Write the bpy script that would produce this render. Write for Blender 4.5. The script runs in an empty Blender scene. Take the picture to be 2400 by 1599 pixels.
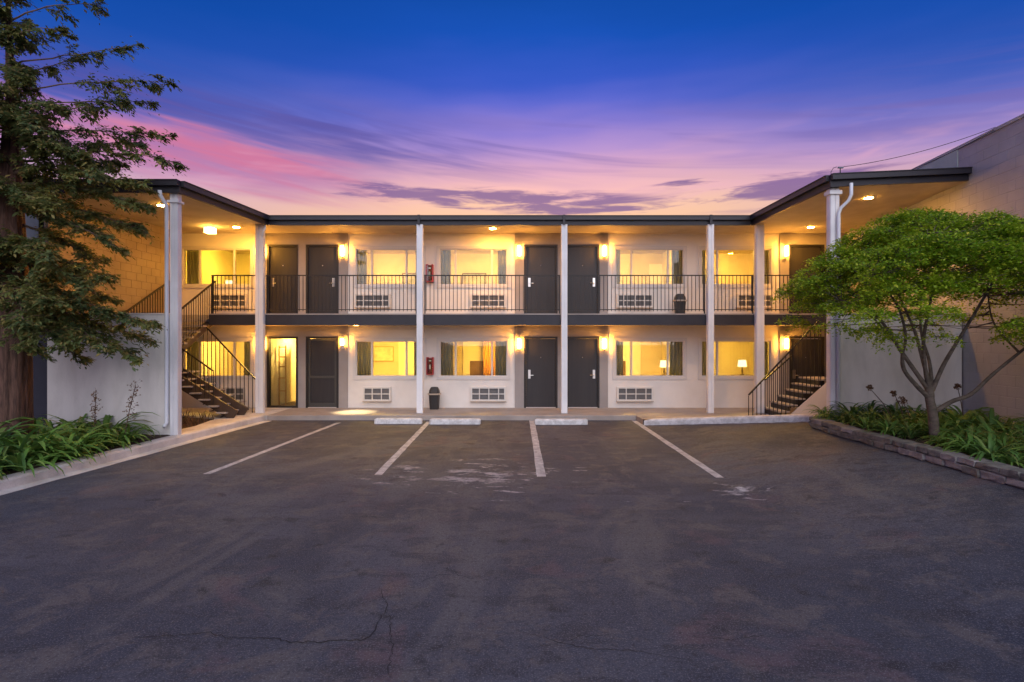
import bpy, bmesh, math, random
import numpy as np
from mathutils import Vector, Matrix
R = math.radians
rnd = random.Random(7)
sc = bpy.context.scene
COL = sc.collection

# ------------------------------------------------------------------ camera
cam_d = bpy.data.cameras.new('camera'); cam = bpy.data.objects.new('camera', cam_d); COL.objects.link(cam)
cam_d.sensor_width = 36; cam_d.lens = 19.89; cam_d.clip_end = 3000; cam_d.clip_start = 0.05
cam.location = (0, 0, 2.12); cam.rotation_euler = (R(90), 0, 0)
sc.camera = cam
sc.view_settings.view_transform = 'Standard'; sc.view_settings.look = 'None'
sc.view_settings.exposure = 0.75; sc.view_settings.gamma = 1.0
sc.render.engine = 'CYCLES'
sc.cycles.use_denoising = True
sc.cycles.max_bounces = 6; sc.cycles.diffuse_bounces = 3; sc.cycles.glossy_bounces = 2; sc.cycles.transparent_max_bounces = 10; sc.cycles.adaptive_threshold = .02
sc.cycles.sample_clamp_indirect = 6.0
sc.cycles.caustics_reflective = False; sc.cycles.caustics_refractive = False

# ------------------------------------------------------------------ node helper
class NT:
    def __init__(s, nt): s.nt = nt; s.n = nt.nodes; s.l = nt.links
    def new(s, t, **k):
        n = s.n.new(t)
        for a, b in k.items(): setattr(n, a, b)
        return n
    def put(s, sock, v):
        if isinstance(v, bpy.types.NodeSocket): s.l.new(v, sock)
        else:
            if hasattr(sock.default_value, '__len__') and not isinstance(v, (int, float)):
                v = tuple(v)
                if len(sock.default_value) == 4 and len(v) == 3: v = v + (1,)
            sock.default_value = v
    def m(s, op, a, b=None, c=None, clamp=False):
        n = s.new('ShaderNodeMath', operation=op); n.use_clamp = clamp
        for i, v in enumerate((a, b, c)):
            if v is not None: s.put(n.inputs[i], v)
        return n.outputs[0]
    def mix(s, f, a, b, blend='MIX'):
        n = s.new('ShaderNodeMix', data_type='RGBA', blend_type=blend); n.clamp_factor = True
        s.put(n.inputs[0], f); s.put(n.inputs[6], a); s.put(n.inputs[7], b)
        return n.outputs[2]
    def ramp(s, f, stops, interp='LINEAR'):
        n = s.new('ShaderNodeValToRGB'); cr = n.color_ramp; cr.interpolation = interp
        while len(cr.elements) < len(stops): cr.elements.new(0.5)
        for e, (p, c) in zip(cr.elements, stops):
            e.position = p; e.color = tuple(c) + (1,) if not isinstance(c, (int, float)) else (c, c, c, 1)
        s.put(n.inputs[0], f); return n.outputs[0]
    def sstep(s, v, a, b):
        n = s.new('ShaderNodeMapRange', interpolation_type='SMOOTHSTEP')
        s.put(n.inputs[0], v); n.inputs[1].default_value = a; n.inputs[2].default_value = b
        return n.outputs[0]
    def noise(s, vec, scale, detail=4, rough=.55, dist=0.0):
        n = s.new('ShaderNodeTexNoise'); n.inputs['Scale'].default_value = scale
        n.inputs['Detail'].default_value = detail; n.inputs['Roughness'].default_value = rough
        n.inputs['Distortion'].default_value = dist
        if vec is not None: s.put(n.inputs['Vector'], vec)
        return n.outputs[0]
    def xyz(s, x, y, z):
        n = s.new('ShaderNodeCombineXYZ'); s.put(n.inputs[0], x); s.put(n.inputs[1], y); s.put(n.inputs[2], z)
        return n.outputs[0]

# ------------------------------------------------------------------ world: dusk sky
w = bpy.data.worlds.new('World'); sc.world = w; w.use_nodes = True
w.cycles.sampling_method = 'MANUAL'; w.cycles.sample_map_resolution = 256
W = NT(w.node_tree); W.n.clear()
tc = W.new('ShaderNodeTexCoord'); sp = W.new('ShaderNodeSeparateXYZ'); W.l.new(tc.outputs['Generated'], sp.inputs[0])
sx, sy, sz = sp.outputs
az = W.m('ARCTAN2', sx, sy); el = W.m('ARCSINE', sz)
def gauss(v, c, wd):
    q = W.m('DIVIDE', W.m('SUBTRACT', v, c), wd)
    return W.m('POWER', 2.71828, W.m('MULTIPLY', W.m('MULTIPLY', q, q), -1.0))
elr = W.m('ADD', W.m('DIVIDE', el, R(90)), 0.0)     # 0 at horizon, 1 at zenith
n0 = W.noise(W.xyz(W.m('MULTIPLY', az, 1.5), W.m('MULTIPLY', el, 7.0), 0.0), 1.6, 3)
elw = W.m('ADD', elr, W.m('MULTIPLY', W.m('SUBTRACT', n0, .5), .05))
sun_side = W.ramp(elw, [(0.0, (1.0, .50, .20)), (.125, (1.0, .60, .33)), (.147, (1.0, .585, .40)), (.166, (.95, .52, .49)), (.186, (.75, .41, .56)), (.205, (.47, .295, .63)), (.227, (.27, .205, .63)),
                        (.25, (.115, .14, .62)), (.275, (.036, .098, .56)), (.31, (.006, .08, .47)), (.36, (.002, .064, .36)), (1.0, (.004, .04, .22))])
far_side = W.ramp(elw, [(0.0, (.44, .28, .44)), (.12, (.36, .24, .50)), (.155, (.26, .20, .54)), (.175, (.16, .18, .57)), (.197, (.075, .125, .51)), (.231, (.016, .09, .45)), (.27, (.003, .07, .39)),
                        (.34, (.002, .056, .33)), (1.0, (.004, .04, .22))])
glow = W.new('ShaderNodeMix', data_type='FLOAT'); W.put(glow.inputs[0], W.sstep(el, R(12.5), R(21))); W.put(glow.inputs[2], gauss(az, .04, .74)); W.put(glow.inputs[3], gauss(az, .06, .44)); glow = glow.outputs[0]
base = W.mix(glow, far_side, sun_side)
# streaked high cloud, tilted down to the right on the left-hand side
tilt = W.m('ADD', W.m('MULTIPLY', el, 15.0), W.m('MULTIPLY', az, 2.0))
nA = W.noise(W.xyz(W.m('MULTIPLY', az, 2.4), tilt, 3.7), 1.35, 3, .58, .6)
nB = W.noise(W.xyz(W.m('MULTIPLY', az, 4.0), W.m('MULTIPLY', el, 26.0), 9.2), 1.3, 3, .6, .5)
vv = W.m('ADD', W.m('ADD', el, W.m('MULTIPLY', az, .06)), W.m('MULTIPLY', W.m('SUBTRACT', nA, .5), .07))
lw = W.sstep(az, -.14, -.40)
nC = W.noise(W.xyz(W.m('MULTIPLY', az, 1.8), W.m('ADD', W.m('MULTIPLY', el, 30.0), W.m('MULTIPLY', az, 3.5)), 1.7), 1.2, 3, .6, .8)
slate = W.m('MULTIPLY', W.m('MULTIPLY', gauss(vv, R(18.0), R(1.9)), W.sstep(az, .10, -.32)), W.sstep(nC, .75, .35))
base = W.mix(W.m('MULTIPLY', slate, .85), base, (.055, .062, .33))
pband = W.m('MULTIPLY', W.sstep(vv, R(16.9), R(15.6)), W.sstep(vv, R(11.2), R(13.6)))
pink = W.m('MULTIPLY', W.m('MULTIPLY', pband, lw), W.m('ADD', .25, W.m('MULTIPLY', W.sstep(nC, .36, .62), .75)))
base = W.mix(W.m('MULTIPLY', lw, W.m('MULTIPLY', pband, .75)), base, (.44, .20, .42))
base = W.mix(W.m('MULTIPLY', pink, .75), base, (.66, .17, .30))
wisp = W.m('MULTIPLY', W.sstep(nB, .46, .76), gauss(el, R(15), R(3.0)))
base = W.mix(W.m('MULTIPLY', wisp, .50), base, (.80, .42, .56))
dim = W.m('MULTIPLY', W.sstep(nC, .60, .34), gauss(el, R(18.5), R(2.6)))
base = W.mix(W.m('MULTIPLY', dim, .50), base, (.17, .13, .42))
# low dark banks
nwm = W.noise(W.xyz(W.m('MULTIPLY', az, 7.0), W.m('MULTIPLY', el, 62.0), 2.0), 1.0, 5, .62, .5)
gs = None
for a, e, wa, we, tl in ((-9, 14.3, 10, .85, .02), (3, 13.7, 8, 1.1, .02), (12, 13.1, 5, .60, .0), (27, 13.6, 7.0, 1.4, -.05), (17, 14.9, 2.6, .35, 0)):
    g = W.m('MULTIPLY', gauss(az, R(a), R(wa)), gauss(W.m('ADD', el, W.m('MULTIPLY', W.m('SUBTRACT', az, R(a)), tl)), R(e), R(we)))
    gs = g if gs is None else W.m('ADD', gs, g)
gs = W.m('MINIMUM', gs, 1.0)
bank = W.sstep(W.m('ADD', W.m('MULTIPLY', W.m('SUBTRACT', nwm, .5), 4.4), gs), .15, 1.05)
bank = W.m('MULTIPLY', bank, W.sstep(gs, .05, .45))
base = W.mix(W.m('MULTIPLY', bank, .84), base, (.185, .105, .30))
# faint physical sky added underneath
sky = W.new('ShaderNodeTexSky', sky_type='NISHITA'); sky.sun_disc = False; sky.sun_elevation = R(2.0); sky.sun_rotation = R(0)
base = W.mix(1.0, base, W.mix(1.0, (0.003, 0.003, 0.003), sky.outputs[0], 'MULTIPLY'), 'ADD')
bg = W.new('ShaderNodeBackground'); W.l.new(base, bg.inputs[0]); bg.inputs[1].default_value = 0.62
wo = W.new('ShaderNodeOutputWorld'); W.l.new(bg.outputs[0], wo.inputs[0])

# ------------------------------------------------------------------ wide fill lamp added behind the camera to brighten fronts and ground
sd = bpy.data.lights.new('fill_lamp', 'SUN'); sd.energy = 1.5; sd.angle = R(70); sd.color = (.985, .965, .97)
so = bpy.data.objects.new('fill_lamp', sd); COL.objects.link(so); so.location = (0, -20, 30)
so.rotation_euler = (R(57), 0, R(5))

# ------------------------------------------------------------------ materials
MATS = {}
def mat(name, col, rough=.6, var=.0, vscale=3.0, col2=None, bump=0.0, bscale=40.0, metal=0.0, spec=.4, fine=0.0, stretch=None):
    if name in MATS: return MATS[name]
    m = bpy.data.materials.new(name); m.use_nodes = True; MATS[name] = m
    T = NT(m.node_tree); b = T.n['Principled BSDF']
    b.inputs['Roughness'].default_value = rough; b.inputs['Metallic'].default_value = metal
    b.inputs['Specular IOR Level'].default_value = spec
    g = T.new('ShaderNodeNewGeometry'); pos = g.outputs['Position']
    if stretch:
        mp = T.new('ShaderNodeMapping'); T.l.new(pos, mp.inputs[0]); mp.inputs['Scale'].default_value = stretch; pos = mp.outputs[0]
    c = col
    if var or col2:
        n = T.noise(pos, vscale, 6, .6, .3)
        f = T.sstep(n, .32, .70)
        c2 = col2 or tuple(x * (1 - var) for x in col)
        c = T.mix(f, col, c2)
    if fine:
        n = T.noise(pos, 90, 3, .6)
        c = T.mix(T.m('MULTIPLY', T.sstep(n, .35, .7), fine), c, tuple(x * .35 for x in col))
    if c is col: b.inputs['Base Color'].default_value = tuple(col) + (1,)
    else: T.l.new(c, b.inputs['Base Color'])
    if bump:
        bn = T.new('ShaderNodeBump'); bn.inputs['Strength'].default_value = bump; bn.inputs['Distance'].default_value = .02
        T.l.new(T.noise(pos, bscale, 5, .6), bn.inputs['Height']); T.l.new(bn.outputs[0], b.inputs['Normal'])
    return m
def emit(name, col, st):
    m = bpy.data.materials.new(name); m.use_nodes = True; T = NT(m.node_tree); T.n.clear()
    e = T.new('ShaderNodeEmission'); e.inputs[0].default_value = tuple(col) + (1,); e.inputs[1].default_value = st
    o = T.new('ShaderNodeOutputMaterial'); T.l.new(e.outputs[0], o.inputs[0]); return m
def leafmat(name, c1, c2, c3, trans=.35):
    m = bpy.data.materials.new(name); m.use_nodes = True; T = NT(m.node_tree); T.n.clear()
    g = T.new('ShaderNodeNewGeometry')
    n = T.noise(g.outputs['Position'], 2.2, 4, .6)
    c = T.mix(T.sstep(n, .35, .68), c1, c2)
    c = T.mix(T.sstep(g.outputs['Random Per Island'], .62, 1.0), c, c3)
    d = T.new('ShaderNodeBsdfPrincipled'); T.l.new(c, d.inputs['Base Color']); d.inputs['Roughness'].default_value = .5
    d.inputs['Specular IOR Level'].default_value = .3
    t = T.new('ShaderNodeBsdfTranslucent'); T.l.new(c, t.inputs[0])
    x = T.new('ShaderNodeMixShader'); x.inputs[0].default_value = trans
    T.l.new(d.outputs[0], x.inputs[1]); T.l.new(t.outputs[0], x.inputs[2])
    o = T.new('ShaderNodeOutputMaterial'); T.l.new(x.outputs[0], o.inputs[0]); return m
def glassmat():
    m = bpy.data.materials.new('window_glass'); m.use_nodes = True; T = NT(m.node_tree); T.n.clear()
    fr = T.new('ShaderNodeFresnel'); fr.inputs[0].default_value = 1.5
    tr = T.new('ShaderNodeBsdfTransparent'); tr.inputs[0].default_value = (.93, .94, .92, 1)
    gl = T.new('ShaderNodeBsdfGlossy'); gl.inputs['Roughness'].default_value = .01
    x = T.new('ShaderNodeMixShader'); T.l.new(fr.outputs[0], x.inputs[0]); T.l.new(tr.outputs[0], x.inputs[1]); T.l.new(gl.outputs[0], x.inputs[2])
    o = T.new('ShaderNodeOutputMaterial'); T.l.new(x.outputs[0], o.inputs[0]); return m

def asphalt():
    m = bpy.data.materials.new('asphalt'); m.use_nodes = True; T = NT(m.node_tree); b = T.n['Principled BSDF']
    g = T.new('ShaderNodeNewGeometry'); p = g.outputs['Position']
    s = T.new('ShaderNodeSeparateXYZ'); T.l.new(p, s.inputs[0]); X, Y = s.outputs[0], s.outputs[1]
    big = T.noise(p, .35, 4, .6, .8); mid = T.noise(p, 1.7, 6, .70, .5); fine = T.noise(p, 75, 2, .75); grit = T.noise(p, 24, 3, .75)
    c = T.mix(T.sstep(big, .34, .66), (.034, .039, .057), (.076, .079, .097))
    c = T.mix(T.m('MULTIPLY', T.sstep(mid, .49, .62), .80), c, (.108, .094, .088))
    red = T.noise(p, .8, 4, .55, 1.2)
    c = T.mix(T.m('MULTIPLY', T.sstep(red, .57, .68), .60), c, (.118, .072, .076))
    wear = T.noise(T.xyz(T.m('MULTIPLY', X, .7), T.m('MULTIPLY', Y, 1.6), 0), 2.1, 5, .70, .4)
    c = T.mix(T.m('MULTIPLY', T.sstep(wear, .49, .62), .75), c, (.038, .038, .048))
    # pale scuffs of old paint in the middle of the lot
    sw = T.noise(T.xyz(T.m('MULTIPLY', X, 1.0), T.m('MULTIPLY', Y, 2.2), 4.0), 1.9, 7, .72, .5)
    def G(v, c0, wd):
        q = T.m('DIVIDE', T.m('SUBTRACT', v, c0), wd); return T.m('POWER', 2.718, T.m('MULTIPLY', T.m('MULTIPLY', q, q), -1))
    reg = T.m('MULTIPLY', G(X, -.6, 2.2), G(Y, 8.9, 1.5))
    reg = T.m('ADD', reg, T.m('MULTIPLY', T.m('MULTIPLY', G(X, 3.3, .5), G(Y, 7.9, .9)), .8))
    c = T.mix(T.m('MULTIPLY', T.sstep(T.m('ADD', sw, T.m('MULTIPLY', reg, .19)), .69, .78), .75), c, (.50, .47, .48))
    # long soft wheel streaks and darker oil drips
    tr = T.noise(T.xyz(T.m('MULTIPLY', X, .55), T.m('MULTIPLY', Y, .16), 7.0), 1.6, 4, .6, .9)
    c = T.mix(T.m('MULTIPLY', T.sstep(tr, .52, .68), .55), c, (.120, .112, .108))
    oil = T.noise(p, 2.6, 3, .5, .3)
    c = T.mix(T.m('MULTIPLY', T.sstep(oil, .62, .72), .75), c, (.022, .021, .025))
    # grit speckle
    c = T.mix(T.m('MULTIPLY', T.sstep(fine, .53, .64), .60), c, (.20, .20, .215))
    c = T.mix(T.m('MULTIPLY', T.sstep(grit, .50, .34), .60), c, (.028, .027, .033))
    # wandering cracks
    wob = T.noise(p, 1.1, 6, .65); 
    v = T.new('ShaderNodeTexVoronoi', feature='DISTANCE_TO_EDGE'); v.inputs['Scale'].default_value = .27
    wob2 = T.noise(T.xyz(Y, X, 2.0), 1.1, 6, .65)
    T.l.new(T.xyz(T.m('ADD', X, T.m('MULTIPLY', wob, 2.2)), T.m('ADD', T.m('MULTIPLY', Y, 1.3), T.m('MULTIPLY', wob2, 2.2)), 0), v.inputs['Vector'])
    gate = T.sstep(T.noise(p, .42, 2, .5), .47, .56)
    near = T.m('MULTIPLY', T.sstep(Y, 9.5, 7.0), .25)
    crack = T.m('MULTIPLY', T.m('MULTIPLY', T.sstep(v.outputs[0], .0055, .0008), gate), near)
    c = T.mix(T.m('MULTIPLY', crack, .75), c, (.016, .015, .017))
    T.l.new(c, b.inputs['Base Color']); b.inputs['Roughness'].default_value = .82; b.inputs['Specular IOR Level'].default_value = .35
    h = T.m('ADD', T.m('ADD', T.m('MULTIPLY', fine, .5), T.m('MULTIPLY', grit, .6)), T.m('MULTIPLY', crack, -2.5))
    bn = T.new('ShaderNodeBump'); bn.inputs['Strength'].default_value = .55; bn.inputs['Distance'].default_value = .012
    T.l.new(h, bn.inputs['Height']); T.l.new(bn.outputs[0], b.inputs['Normal'])
    return m

M_ASPH = asphalt()
M_PAINT = mat('worn_line_paint', (.66, .64, .63), .8, vscale=7, col2=(.30, .285, .285), fine=.75)
M_CONC = mat('pale_concrete', (.72, .68, .63), .85, vscale=1.7, col2=(.50, .46, .41), bump=.15, fine=.25)
M_WALK = mat('walkway_concrete', (.40, .35, .31), .7, vscale=1.4, col2=(.30, .26, .23), bump=.08, fine=.15)
M_STOP = mat('painted_concrete', (.76, .76, .75), .8, vscale=7, col2=(.48, .47, .46), bump=.4, fine=.4)
M_WHITE = mat('white_stucco', (.76, .71, .65), .85, vscale=.9, col2=(.67, .62, .56), bump=.10, bscale=60)
M_LOWW = mat('low_wall_stucco', (.80, .775, .72), .85, vscale=1.1, col2=(.62, .60, .55), bump=.2, bscale=50, stretch=(1.6, 1.6, .45))
M_TAUPE = mat('taupe_stucco', (.36, .32, .295), .85, vscale=.9, col2=(.29, .255, .235), bump=.08, bscale=60)
M_SOFF = mat('soffit_paint', (.52, .46, .37), .8, vscale=1.6, col2=(.42, .36, .28), bump=.08, bscale=14)
M_TRIM = mat('window_trim', (.60, .57, .54), .55)
M_FASC = mat('charcoal_fascia', (.022, .021, .027), .5, vscale=2.5, col2=(.030, .028, .035))
M_FASC2 = mat('charcoal_gutter', (.028, .026, .033), .42)
M_DOOR = mat('charcoal_door', (.022, .020, .022), .45, vscale=1.2, col2=(.028, .025, .026), stretch=(9, 9, .6))
M_DFR = mat('door_frame_paint', (.017, .014, .014), .45)
M_POST = mat('column_paint', (.80, .80, .80), .55, vscale=1.5, col2=(.70, .70, .70))
M_GUT = mat('downspout_paint', (.74, .77, .79), .45)
M_IRON = mat('dark_iron', (.014, .011, .010), .45)
M_STEEL = mat('stair_steel', (.085, .056, .038), .6, vscale=5, col2=(.055, .036, .026))
M_TREAD = mat('tread_concrete', (.44, .40, .36), .85, vscale=6, col2=(.30, .27, .24), bump=.2)
M_NICKEL = mat('satin_nickel', (.62, .60, .57), .3, metal=1.0)
M_BLOCK = mat('painted_block', (.50, .50, .485), .85, vscale=1.1, col2=(.42, .42, .405), bump=.25, bscale=45)
M_BLOCKL = mat('tan_block', (.27, .205, .155), .8, vscale=1.1, col2=(.22, .165, .12), bump=.2, bscale=45)
M_MORT = mat('mortar', (.43, .42, .415), .9)
M_GREENW = mat('pale_green_stucco', (.50, .60, .53), .85, vscale=2, col2=(.43, .52, .46), bump=.1)
M_NAVY = mat('navy_siding', (.020, .023, .036), .55, vscale=2, col2=(.028, .03, .045))
M_GREY = mat('grey_siding', (.16, .18, .22), .7, vscale=2, col2=(.13, .145, .18))
M_RED = mat('red_enamel', (.36, .018, .022), .35)
M_RED2 = mat('cylinder_red', (.22, .008, .012), .25)
M_TAG = mat('white_tag', (.72, .70, .66), .6)
M_ACW = mat('unit_cream', (.66, .62, .56), .5)
M_ACD = mat('unit_louver', (.20, .195, .19), .6)
M_CAN = mat('bin_plastic', (.030, .027, .026), .5)
M_CANR = mat('bin_rim', (.46, .38, .30), .6)
M_CURT = leafmat('olive_curtain', (.40, .38, .27), (.33, .32, .23), (.40, .38, .27), .42)
M_ORNG = mat('rust_curtain', (.50, .26, .10), .9)
M_ROOMW = mat('room_wall_paint', (.70, .62, .47), .85, vscale=.8, col2=(.58, .50, .36))
M_ROOMF = mat('room_carpet', (.22, .17, .12), .95)
M_PANEL = mat('room_door_white', (.84, .80, .70), .6)
M_WOOD = mat('dark_wood', (.09, .05, .025), .5, vscale=3, col2=(.06, .033, .016), stretch=(1, 1, 8))
M_BARK = mat('redwood_bark', (.15, .082, .060), .95, vscale=5, col2=(.045, .026, .020), bump=1.0, bscale=9, stretch=(4, 4, .5))
M_MBARK = mat('maple_bark', (.15, .12, .095), .85, vscale=6, col2=(.075, .062, .046), bump=.5, bscale=18, stretch=(1, 1, 2.5))
M_TWIG = mat('twig_bark', (.13, .085, .06), .9)
M_SOIL = mat('mulch', (.075, .045, .028), .98, vscale=9, col2=(.035, .024, .017), bump=1.0, bscale=25, fine=.5)
M_STONE = mat('planter_stone', (.23, .225, .20), .9, vscale=7, col2=(.11, .107, .098), bump=.8, bscale=22, fine=.4)
M_STONE2 = mat('planter_stone_grey', (.34, .325, .31), .9, vscale=6, col2=(.20, .19, .185), bump=.8, bscale=22, fine=.4)
M_RED_LEAF = leafmat('redwood_needles', (.095, .150, .060), (.21, .23, .062), (.33, .25, .085), .45)
M_MAPLE = leafmat('maple_leaves', (.16, .31, .016), (.34, .48, .024), (.58, .66, .05), .42)
M_AGA = leafmat('strap_leaves', (.11, .24, .045), (.16, .31, .055), (.28, .40, .09), .25)
M_AGA2 = leafmat('strap_leaves_dark', (.075, .165, .045), (.10, .21, .045), (.20, .26, .07), .25)
M_AGA3 = leafmat('strap_leaves_pale', (.14, .26, .05), (.19, .30, .055), (.40, .34, .12), .3)
M_DRY = leafmat('dry_flower', (.16, .085, .045), (.20, .12, .06), (.26, .17, .09), .2)
M_DRYG = leafmat('dry_grass', (.14, .08, .04), (.20, .11, .05), (.10, .07, .03), .2)
M_GLASS = glassmat()
E_SCONCE = emit('sconce_glass', (1.0, .42, .055), 98.0)
E_DOWN = emit('downlight_lens', (1.0, .44, .06), 620.0)
E_FLUSH = emit('lantern_glass', (1.0, .50, .09), 26.0)
E_ROOMY = emit('room_light_yellow', (1.0, .61, .115), 430.0)
E_ROOMP = emit('room_light_peach', (1.0, .66, .20), 380.0)
E_SHADE = emit('lit_lamp_shade', (1.0, .78, .36), 1.7)
M_CABLE = mat('black_cable', (.02, .02, .022), .6)

# ------------------------------------------------------------------ geometry helpers
class MB:
    def __init__(s): s.v = []; s.f = []; s.mi = []; s.smooth = False
    def add(s, vs, fs, k=0):
        o = len(s.v); s.v += [tuple(p) for p in vs]
        for f in fs: s.f.append([o + i for i in f]); s.mi.append(k)
        return s
    def box(s, x0, x1, y0, y1, z0, z1, k=0):
        v = [(x0, y0, z0), (x1, y0, z0), (x1, y1, z0), (x0, y1, z0), (x0, y0, z1), (x1, y0, z1), (x1, y1, z1), (x0, y1, z1)]
        return s.add(v, [(3, 2, 1, 0), (4, 5, 6, 7), (0, 1, 5, 4), (1, 2, 6, 5), (2, 3, 7, 6), (3, 0, 4, 7)], k)
    def bar(s, p, q, wd, ht, k=0, up=(0, 0, 1)):
        p, q = Vector(p), Vector(q); d = (q - p).normalized(); u = Vector(up)
        if abs(d.dot(u)) > .98: u = Vector((0, 1, 0))
        a = d.cross(u).normalized() * wd / 2; b = a.cross(d).normalized() * ht / 2
        v = [p - a - b, p + a - b, p + a + b, p - a + b, q - a - b, q + a - b, q + a + b, q - a + b]
        return s.add(v, [(3, 2, 1, 0), (4, 5, 6, 7), (0, 1, 5, 4), (1, 2, 6, 5), (2, 3, 7, 6), (3, 0, 4, 7)], k)
    def tube(s, pts, rad, n=6, k=0, cap=True):
        pts = [Vector(p) for p in pts]; N = len(pts); rings = []
        if isinstance(rad, (int, float)): rad = [rad] * N
        ref = None
        for i, p in enumerate(pts):
            d = (pts[min(i + 1, N - 1)] - pts[max(i - 1, 0)]).normalized()
            if ref is None: ref = d.orthogonal().normalized()
            a = (ref - d * ref.dot(d)).normalized(); b = d.cross(a); ref = a
            rings.append([p + (a * math.cos(2 * math.pi * j / n) + b * math.sin(2 * math.pi * j / n)) * rad[i] for j in range(n)])
        v = [q for r in rings for q in r]; f = []
        for i in range(N - 1):
            for j in range(n): f.append((i * n + j, i * n + (j + 1) % n, (i + 1) * n + (j + 1) % n, (i + 1) * n + j))
        if cap: f.append(tuple(range(n - 1, -1, -1))); f.append(tuple((N - 1) * n + j for j in range(n)))
        return s.add(v, f, k)
    def lathe(s, c, prof, n=20, k=0, sq=0.0):
        v = []; f = []
        for r, z in prof:
            for j in range(n):
                a = 2 * math.pi * j / n; ca, sa = math.cos(a), math.sin(a)
                q = 1.0 if not sq else 1.0 / ((abs(ca) ** sq + abs(sa) ** sq) ** (1 / sq))
                v.append((c[0] + r * q * ca, c[1] + r * q * sa, c[2] + z))
        for i in range(len(prof) - 1):
            for j in range(n): f.append((i * n + j, i * n + (j + 1) % n, (i + 1) * n + (j + 1) % n, (i + 1) * n + j))
        f.append(tuple(range(n - 1, -1, -1))); f.append(tuple((len(prof) - 1) * n + j for j in range(n)))
        return s.add(v, f, k)
    def prism(s, poly, h, axis='z', k=0):
        n = len(poly); a = [Vector(p) for p in poly]; b = [p + Vector(h) for p in a]
        return s.add(a + b, [tuple(range(n - 1, -1, -1)), tuple(range(n, 2 * n))] + [(i, (i + 1) % n, n + (i + 1) % n, n + i) for i in range(n)], k)

WORLD = {}
def wloc(o): return WORLD.get(o.name, Vector((0, 0, 0)))
def props(o, label=None, cat=None, group=None, kind=None):
    if label: o['label'] = label
    if cat: o['category'] = cat
    if group: o['group'] = group
    if kind: o['kind'] = kind
    return o
def link(name, data, loc, parent=None):
    o = bpy.data.objects.new(name, data); COL.objects.link(o)
    loc = Vector(loc); o.location = loc - (wloc(parent) if parent else Vector((0, 0, 0)))
    if parent: o.parent = parent
    WORLD[o.name] = loc
    return o
def empty(name, loc, label=None, cat=None, group=None):
    o = link(name, None, loc); o.empty_display_size = .2
    return props(o, label, cat, group)
def build(name, mb, mats, parent=None, smooth=False, bevel=0.0, recalc=False):
    if not isinstance(mats, (list, tuple)): mats = [mats]
    V = np.array(mb.v, dtype=float); lo, hi = V.min(0), V.max(0)
    org = Vector(((lo[0] + hi[0]) / 2, (lo[1] + hi[1]) / 2, lo[2]))
    me = bpy.data.meshes.new(name); me.from_pydata((V - np.array(org)).tolist(), [], mb.f); me.update()
    for m in mats: me.materials.append(m)
    if len(mats) > 1: me.polygons.foreach_set('material_index', mb.mi)
    if recalc:
        bm = bmesh.new(); bm.from_mesh(me); bmesh.ops.recalc_face_normals(bm, faces=bm.faces); bm.to_mesh(me); bm.free()
    if smooth: me.polygons.foreach_set('use_smooth', [True] * len(me.polygons))
    o = link(name, me, org, parent)
    if bevel:
        b = o.modifiers.new('b', 'BEVEL'); b.width = bevel; b.segments = 2; b.limit_method = 'ANGLE'
    return o
def bx(name, m, parent, *a, bevel=0.0): return build(name, MB().box(*a), m, parent, bevel=bevel)
def struct(o): o['kind'] = 'structure'; return o
_cache = {}
def inst(name, key, maker, m, loc, parent, scale=(1, 1, 1), rz=0.0):
    """a piece that shares its mesh with its alikes"""
    if key not in _cache:
        mb = maker(); me = bpy.data.meshes.new(name); me.from_pydata(mb.v, [], mb.f); me.update(); me.materials.append(m); _cache[key] = me
    o = link(name, _cache[key], loc, parent); o.scale = scale; o.rotation_euler = (0, 0, rz); return o
def sstep(v, a, b):
    t = max(0, min(1, (v - a) / (b - a))); return t * t * (3 - 2 * t)

# ------------------------------------------------------------------ heights taken from the place
YW = 16.88           # face of the units' wall
YF = 15.72           # front edge of the upper gallery
Z1, Z2, ZS, ZC = .13, 2.87, 2.57, 5.33   # walkway, gallery floor, gallery underside, soffit
def gz(x, y):
    d = (y - 14.22) * .830 + (x - 3.32) * .557      # distance behind the slanting kerb line
    return .38 * max(0, min(1, (x - 3.3) / 3.0)) * (1 - sstep(d, .10, .9))

# ------------------------------------------------------------------ ground
def breaks(lo, hi, a, b, st):
    v = list(np.arange(a, b + 1e-6, st)); return [lo] + v + [hi]
gx = breaks(-220, 220, -12, 12, .3); gy = breaks(-200, 260, -4, 18, .3)
mb = MB(); nx = len(gx)
mb.v = [(x, y, gz(x, y)) for y in gy for x in gx]
mb.f = [(j * nx + i, j * nx + i + 1, (j + 1) * nx + i + 1, (j + 1) * nx + i) for j in range(len(gy) - 1) for i in range(nx - 1)]
mb.mi = [0] * len(mb.f)
lot = struct(build('parking_lot', mb, M_ASPH, smooth=True))
def stripe(x0, y0, x1, y1, wd, ragged=.006, a=0, b=1):
    m = MB(); n = 26
    for i in range(n + 1):
        t = i / n; x = x0 + (x1 - x0) * t; y = y0 + (y1 - y0) * t
        for s in (-1, 1):
            xx = x + s * (wd / 2 + rnd.uniform(-ragged, ragged)); m.v.append((xx, y, gz(xx, y) + .005))
    m.f = [(2 * i, 2 * i + 1, 2 * i + 3, 2 * i + 2) for i in range(n)]; m.mi = [0] * n
    return build('painted_line', m, M_PAINT, lot)
stripe(-4.86, 9.0, -4.49, 14.66, .12); stripe(-2.12, 8.95, -2.18, 14.85, .125)
stripe(.46, 8.82, .53, 15.06, .14); stripe(3.22, 8.76, 3.24, 15.04, .13); stripe(3.28, 7.95, 3.27, 8.2, .10, .025)

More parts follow.
